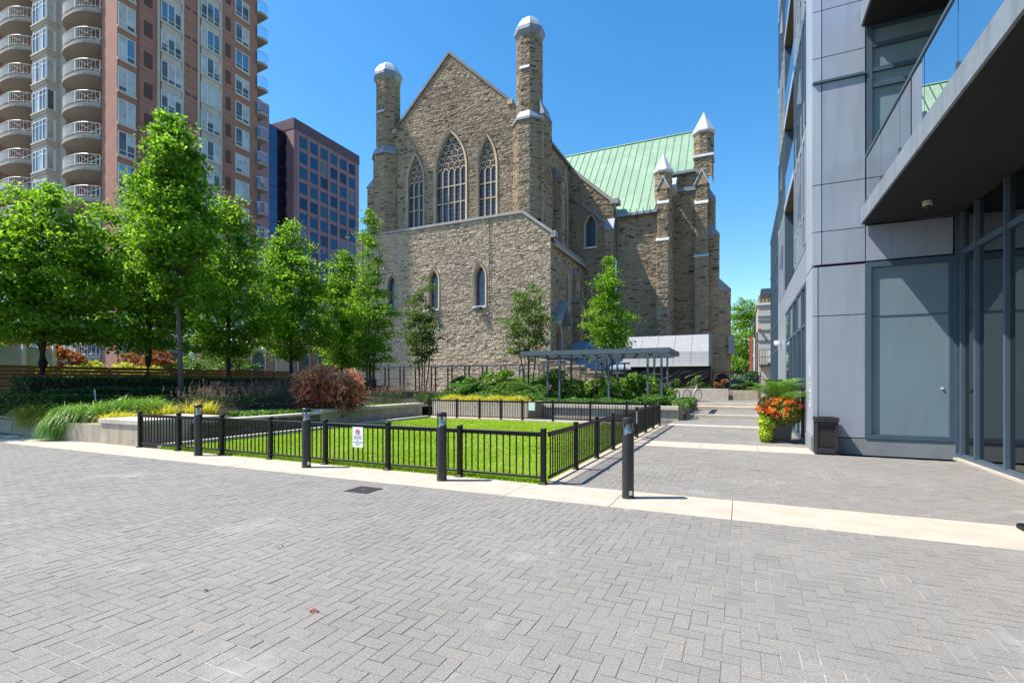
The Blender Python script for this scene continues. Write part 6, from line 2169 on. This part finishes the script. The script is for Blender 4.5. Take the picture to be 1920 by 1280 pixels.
# lily flowers above the border
M_pink = mat("pink_petal", (0.42, 0.06, 0.10), 0.5, trans=0.3)
for (x, y, z, lab) in ((-17.0, 16.0, 1.5, "tall pink lily before the hedge left of the red maple"), (-16.6, 16.9, 1.42, "pink lily nearer the red maple"), (-17.2, 12.6, 1.3, "small pink lily before the lower hedge")):
    t = thing("lily", lab, "flower", (x, y, 0.8), "pink lilies")
    MB().tube([(x, y, 0.8), (x + 0.03, y, z)], 0.012, 5).build("stem", M_leafb, t)
    for i in range(6):
        a = i * math.pi / 3
        MB().add([(x + 0.03, y, z), (x + 0.03 + 0.07 * math.cos(a - .3), y + 0.07 * math.sin(a - .3), z + 0.06), (x + 0.03 + 0.15 * math.cos(a), y + 0.15 * math.sin(a), z + 0.03), (x + 0.03 + 0.07 * math.cos(a + .3), y + 0.07 * math.sin(a + .3), z + 0.06)],
                 [(0, 1, 2, 3)]).build("petal", M_pink, t, fix=False)

# ---- weeping red maple
M_rmap = mat("red_maple_leaf", None, 0.5, ramp=[(0.05, 0.06, 0.016), (0.20, 0.065, 0.03), (0.45, 0.13, 0.075), (0.62, 0.30, 0.20), (0.50, 0.30, 0.11)], noise=(2.5, 0.35), trans=0.4)
rm = thing("weeping_maple", "weeping red laceleaf maple mounding over the seat wall", "tree", (-13.9, 13.9, 0.5))
mb = MB()
P, var, NR = [], [], []
for i in range(150):
    a = random.uniform(0, 2 * math.pi)
    q = math.sqrt(random.uniform(0.02, 1)) * 1.3
    lay = random.uniform(0.4, 1.0) if random.random() < 0.85 else random.uniform(1.02, 1.2)
    top = 1.46 * lay * (1 - 0.34 * (q / 1.55) ** 2) + 0.12 * math.sin(3 * a) * q
    pts = []
    nn = 7
    for j in range(nn + 1):
        f = j / nn
        rr = q * (1 - (1 - f) ** 2) * 1.0
        zz = top * math.sin(min(1, f * 1.6) * math.pi / 2) - max(0, f - 0.55) ** 2 * (1.2 + 1.6 * q / 1.55)
        pts.append((rr * math.cos(a + 0.3 * f), rr * math.sin(a + 0.3 * f), max(zz, -0.25)))
    if i < 46:
        mb.tube(pts, [0.03 * (1 - 0.85 * j / nn) + 0.003 for j in range(nn + 1)], 4)
    for j in range(3, nn + 1):
        m = random.choice((5, 12, 17, 24))
        c = np.array(pts[j])
        P.append(c + rng.normal(0, 1, (m, 3)) * np.array([0.13, 0.13, 0.06]) + np.array([0, 0, -0.03]))
        out = np.array([math.cos(a), math.sin(a), -0.9])
        NR.append(np.tile(out, (m, 1)))
        var.append(np.clip(rng.normal(0.15 + 0.5 * lay - 0.15 * (j < 5) + random.uniform(-.25, .3), 0.16, m), 0, 1))  # sunlit tops put into the colour: upper layers paler, inner leaves darker and greener
link("branches", mb.mesh("branches"), M_barkg, rm)
link("crown", leaf_mesh("crown", np.concatenate(P), 0.17, up=0.3, var=np.concatenate(var), aspect=0.33, nrm=np.concatenate(NR)), M_rmap, rm)

# ---- red and yellow shrubs behind the timber fence
M_rsh = mat("rust_shrub_leaf", None, 0.5, ramp=[(0.16, 0.045, 0.02), (0.30, 0.09, 0.03), (0.40, 0.17, 0.05), (0.30, 0.22, 0.05)], trans=0.35)
M_ysh = mat("lime_shrub_leaf", None, 0.5, ramp=[(0.20, 0.26, 0.02), (0.32, 0.38, 0.03), (0.42, 0.46, 0.05), (0.35, 0.30, 0.04)], trans=0.4)
for lab, c, rx, h, mt in (("rust red shrub behind the timber fence between the first two trunks", (-27.4, 12.2, 1.5), 1.7, 2.3, M_rsh),
                          ("rust red shrub behind the second trunk", (-27.4, 15.0, 1.5), 1.5, 2.2, M_rsh),
                          ("lime yellow shrub just above the timber fence at the left", (-26.3, 11.8, 0.9), 1.4, 2.0, M_ysh),
                          ("lime yellow shrub just above the timber fence near the second trunk", (-26.3, 14.2, 0.9), 1.4, 1.9, M_ysh),
                          ("bright green shrub behind the fence right of the second trunk", (-26.5, 17.0, 0.9), 1.4, 2.2, M_leafb)):
    shrub(lab, c, 1.0, rx, h, 3600, 0.13, mt, lumps=16, group="shrubs behind the fence")

# ---- plants before the picket fence
for lab, c, r, h, lf, mt in (("tall grey green leafy plant before the picket fence", (0.1, 33.9, 1.05), 0.75, 1.9, 0.16, mat("grey_green_leaf", None, 0.5, ramp=[(0.05, 0.13, 0.06), (0.09, 0.20, 0.09), (0.15, 0.28, 0.13), (0.25, 0.36, 0.2)], trans=0.3)),
                             ("low grey green plant at the wall end", (0.6, 33.8, 1.0), 0.5, 0.8, 0.14, M_lush),
                             ("upright yellow green plant before the picket fence", (-2.6, 33.8, 1.05), 0.4, 1.25, 0.12, M_hyd),
                             ("small yellow green plant before the tarps", (-3.9, 33.8, 1.05), 0.35, 0.85, 0.12, M_hyd),
                             ("orange brown daylily clump before the picket fence", (-1.2, 33.8, 1.05), 0.4, 0.85, 0.13, M_rsh),
                             ("small green plant before the tarps near the bicycles", (-5.6, 33.8, 1.05), 0.4, 0.7, 0.12, M_leafb)):
    shrub(lab, c, r, r, h, 700, lf, mt, name="perennial", lumps=8, group="plants on the terrace wall", cat="plant")
strip = thing("wall_top_plants", "thin strip of yellow green plants along the terrace wall top", "ground cover", (-3, 33.5, 1.1), kind="stuff")
n = 3500
p = np.stack([rng.uniform(-8.6, -0.9, n), rng.uniform(33.25, 34.2, n), 1.08 + rng.exponential(0.08, n)], 1)
link("foliage", leaf_mesh("foliage", p - np.array(OFF[strip]), 0.10, up=0.2, aspect=0.4), M_hyd, strip)

# ---- planting in the pot: palm, lantana, trailing vine
M_palm = mat("palm_leaf", None, 0.4, ramp=[(0.05, 0.13, 0.015), (0.08, 0.19, 0.02), (0.13, 0.26, 0.03), (0.18, 0.30, 0.04)], trans=0.35)
pm = thing("potted_palm", "feathery green palm rising from the square pot", "palm", (0.93, 14.67, 0.55))
st = MB()
V, F, var = [], [], []
for i in range(22):
    a = 2 * math.pi * i / 22 * 2.6 + random.uniform(-.2, .2)
    el = random.uniform(0.75, 1.45)
    L = random.uniform(1.0, 1.3)
    pts = []
    for j in range(11):
        f = j / 10
        hor = L * math.cos(el) * f * (1 + 0.35 * f)
        zz = 0.30 + L * 0.85 * math.sin(el) * f * 1.1 - 0.30 * f ** 2.6 * L
        pts.append(np.array([hor * math.cos(a), hor * math.sin(a), zz]))
    st.tube([tuple(p) for p in pts], [0.011 * (1 - 0.8 * j / 10) for j in range(11)], 4)
    for j in np.linspace(1.5, 10, 19):
        i0 = min(int(j), 9)
        c = pts[i0] + (pts[i0 + 1] - pts[i0]) * (j - i0)
        d = pts[i0 + 1] - pts[i0]
        d /= np.linalg.norm(d)
        side = np.cross(d, (0, 0, 1))
        side /= np.linalg.norm(side) + 1e-6
        ll = 0.40 * math.sin(math.pi * min(0.98, (j + 0.6) / 11)) + 0.05
        for s in (-1, 1):
            tip = c + (side * s * 0.8 + d * 0.6 + np.array([0, 0, -0.12])) * ll
            m_ = c + (side * s * 0.8 + d * 0.6 + np.array([0, 0, 0.12])) * ll * 0.5
            w_ = d * 0.010
            b = len(V)
            V += [c - w_, c + w_, m_ + w_ * 1.1, m_ - w_ * 1.1, tip]
            F += [(b, b + 1, b + 2), (b, b + 2, b + 3), (b + 3, b + 2, b + 4)]
            var += [random.random()] * 5
link("stalks", st.mesh("stalks"), M_palm, pm)
link("fronds", np_mesh("fronds", np.array(V), np.array(F), np.array(var)), M_palm, pm)

M_coleus = mat("coleus_leaf", None, 0.5, ramp=[(0.10, 0.025, 0.015), (0.16, 0.05, 0.025), (0.12, 0.12, 0.02), (0.20, 0.24, 0.04)], trans=0.25)
M_lant = mat("lantana_leaf", None, 0.5, ramp=[(0.06, 0.10, 0.015), (0.12, 0.18, 0.02), (0.24, 0.26, 0.04), (0.42, 0.34, 0.05)], trans=0.3)
M_fl = mat("red_orange_petal", None, 0.5, ramp=[(0.50, 0.02, 0.015), (0.62, 0.08, 0.015), (0.72, 0.24, 0.02), (0.70, 0.36, 0.03)], trans=0.25)
la = thing("flower_bush", "mounded red and orange flowers overflowing the square pot", "flowers", (0.93, 14.6, 0.55))


def ball(n, c, r, fl=1.0):
    d = rng.normal(size=(n, 3))
    d /= np.linalg.norm(d, axis=1)[:, None]
    return np.array(c) + d * rng.uniform(0.72, 1.05, (n, 1)) * np.array([r[0], r[1], r[2]])


link("foliage", leaf_mesh("foliage", ball(3600, (0, 0, 0.22), (0.50, 0.48, 0.36)), 0.075, up=0.3), M_lant, la)
link("dark_foliage", leaf_mesh("dark_foliage", ball(1100, (-0.28, -0.05, 0.34), (0.26, 0.32, 0.30)), 0.10, up=0.2, aspect=0.4), M_coleus, la)
for i in range(46):
    a, e = random.uniform(0, 6.28), random.uniform(-0.25, 1.2)
    c = np.array([0.52 * math.cos(e) * math.cos(a), 0.50 * math.cos(e) * math.sin(a), 0.22 + 0.37 * math.sin(e)])
    v0 = random.random()
    me = leaf_mesh("blossom", c * 1.04 + rng.normal(0, 0.032, (26, 3)), 0.055, up=0.3, aspect=0.9, var=np.clip(rng.normal(v0, 0.15, 26), 0, 1))
    link("blossom", me, M_fl, la)
vn = thing("trailing_vine", "lime green sweet potato vine hanging down the left of the pot", "vine", (0.62, 14.45, 0.5))
p = np.concatenate([ball(700, (-0.02, -0.02, 0.02), (0.20, 0.22, 0.22)), ball(600, (-0.05, -0.08, -0.28), (0.16, 0.18, 0.24))])
link("foliage", leaf_mesh("foliage", p, 0.085, up=0.2, aspect=0.9), mat("lime_leaf", None, 0.45, ramp=[(0.22, 0.32, 0.02), (0.34, 0.44, 0.03), (0.46, 0.54, 0.05), (0.52, 0.56, 0.08)], trans=0.35), vn)

# fallen petals on the pavers
for i, (x, y) in enumerate(((-3.93, 3.35), (-3.62, 2.42), (-2.62, 2.5))):
    t = link("fallen_leaf", leaf_mesh("fallen_leaf", rng.normal(0, 0.015, (3, 3)) * np.array([1, 1, 0.1]) + np.array([0, 0, 0.008]), 0.035, up=0.95), mat("fallen_red_leaf", (0.30, 0.05, 0.04), 0.7), None,
             label=["small red fallen leaf on the pavers at the left", "small red fallen leaf at the bottom left of the plaza", "small red fallen leaf nearest the plaza centre"][i], cat="leaf", group="fallen leaves", loc=(x, y, 0))
# ================================================================ bicycles parked at the top of the steps
M_tyre = mat("tyre_rubber", (0.015, 0.015, 0.016), 0.8)
M_rim = mat("rim_metal", (0.5, 0.5, 0.52), 0.3, metal=0.8)


def bicycle(label, loc, rz, frame_m):
    t = thing("bicycle", label, "bicycle", (0, 0, 0), "parked bicycles")
    for x in (-0.52, 0.52):
        ring_ = [(x + 0.33 * math.cos(a), 0, 0.34 + 0.33 * math.sin(a)) for a in np.linspace(0, 2 * math.pi, 21)]
        wh = MB().tube(ring_, 0.018, 6, caps=False).build("wheel", M_tyre, t, smooth=True)
        MB().tube([(x + 0.305 * math.cos(a), 0, 0.34 + 0.305 * math.sin(a)) for a in np.linspace(0, 2 * math.pi, 21)], 0.009, 4, caps=False).build("rim", M_rim, wh)
        sp = MB()
        for k in range(12):
            a = 2 * math.pi * k / 12
            sp.tube([(x, 0, 0.34), (x + 0.3 * math.cos(a), 0, 0.34 + 0.3 * math.sin(a))], 0.0025, 3)
        sp.build("spokes", M_rim, wh, kind="stuff")
    hd, st, bb, ra, fa = (0.36, 0, 0.86), (-0.2, 0, 0.82), (-0.06, 0, 0.3), (-0.52, 0, 0.34), (0.52, 0, 0.34)
    fr = MB()
    for p, q, r in ((hd, st, 0.018), (hd, bb, 0.021), (st, bb, 0.018), (st, ra, 0.011), (bb, ra, 0.012), ((0.34, 0, 0.98), fa, 0.014)):
        fr.tube([p, q], r, 6)
    fr.build("frame", frame_m, t)
    MB().tube([st, (-0.24, 0, 0.95)], 0.012, 6).build("seat_post", M_rim, t)
    MB().hexa([(-0.38, -0.07, 0.95), (-0.12, -0.02, 0.95), (-0.12, 0.02, 0.95), (-0.38, 0.07, 0.95)],
              [(-0.38, -0.07, 1.0), (-0.12, -0.02, 0.985), (-0.12, 0.02, 0.985), (-0.38, 0.07, 1.0)]).build("saddle", M_black, t)
    MB().tube([(0.28, -0.28, 1.0), (0.34, -0.12, 1.02), (0.34, 0.12, 1.02), (0.28, 0.28, 1.0)], 0.012, 6).build("handlebar", M_black, t)
    MB().tube([(-0.06, -0.06, 0.3), (0.06, -0.1, 0.2)], 0.012, 5).tube([(-0.06, 0.06, 0.3), (-0.18, 0.1, 0.4)], 0.012, 5).build("cranks", M_rim, t)
    t.location = loc
    t.rotation_euler = (R(4), 0, rz)
    return t


bicycle("white framed bicycle leaning beside the top step", (-2.55, 30.2, 0.46), R(60), mat("bike_white", (0.75, 0.75, 0.75), 0.35))
bicycle("dark blue bicycle behind the right pergola posts", (-4.1, 30.6, 0.46), R(20), mat("bike_blue", (0.03, 0.04, 0.16), 0.35))
bicycle("dark red bicycle further left behind the pergola", (-7.0, 31.2, 0.46), R(25), mat("bike_red", (0.16, 0.02, 0.05), 0.35))
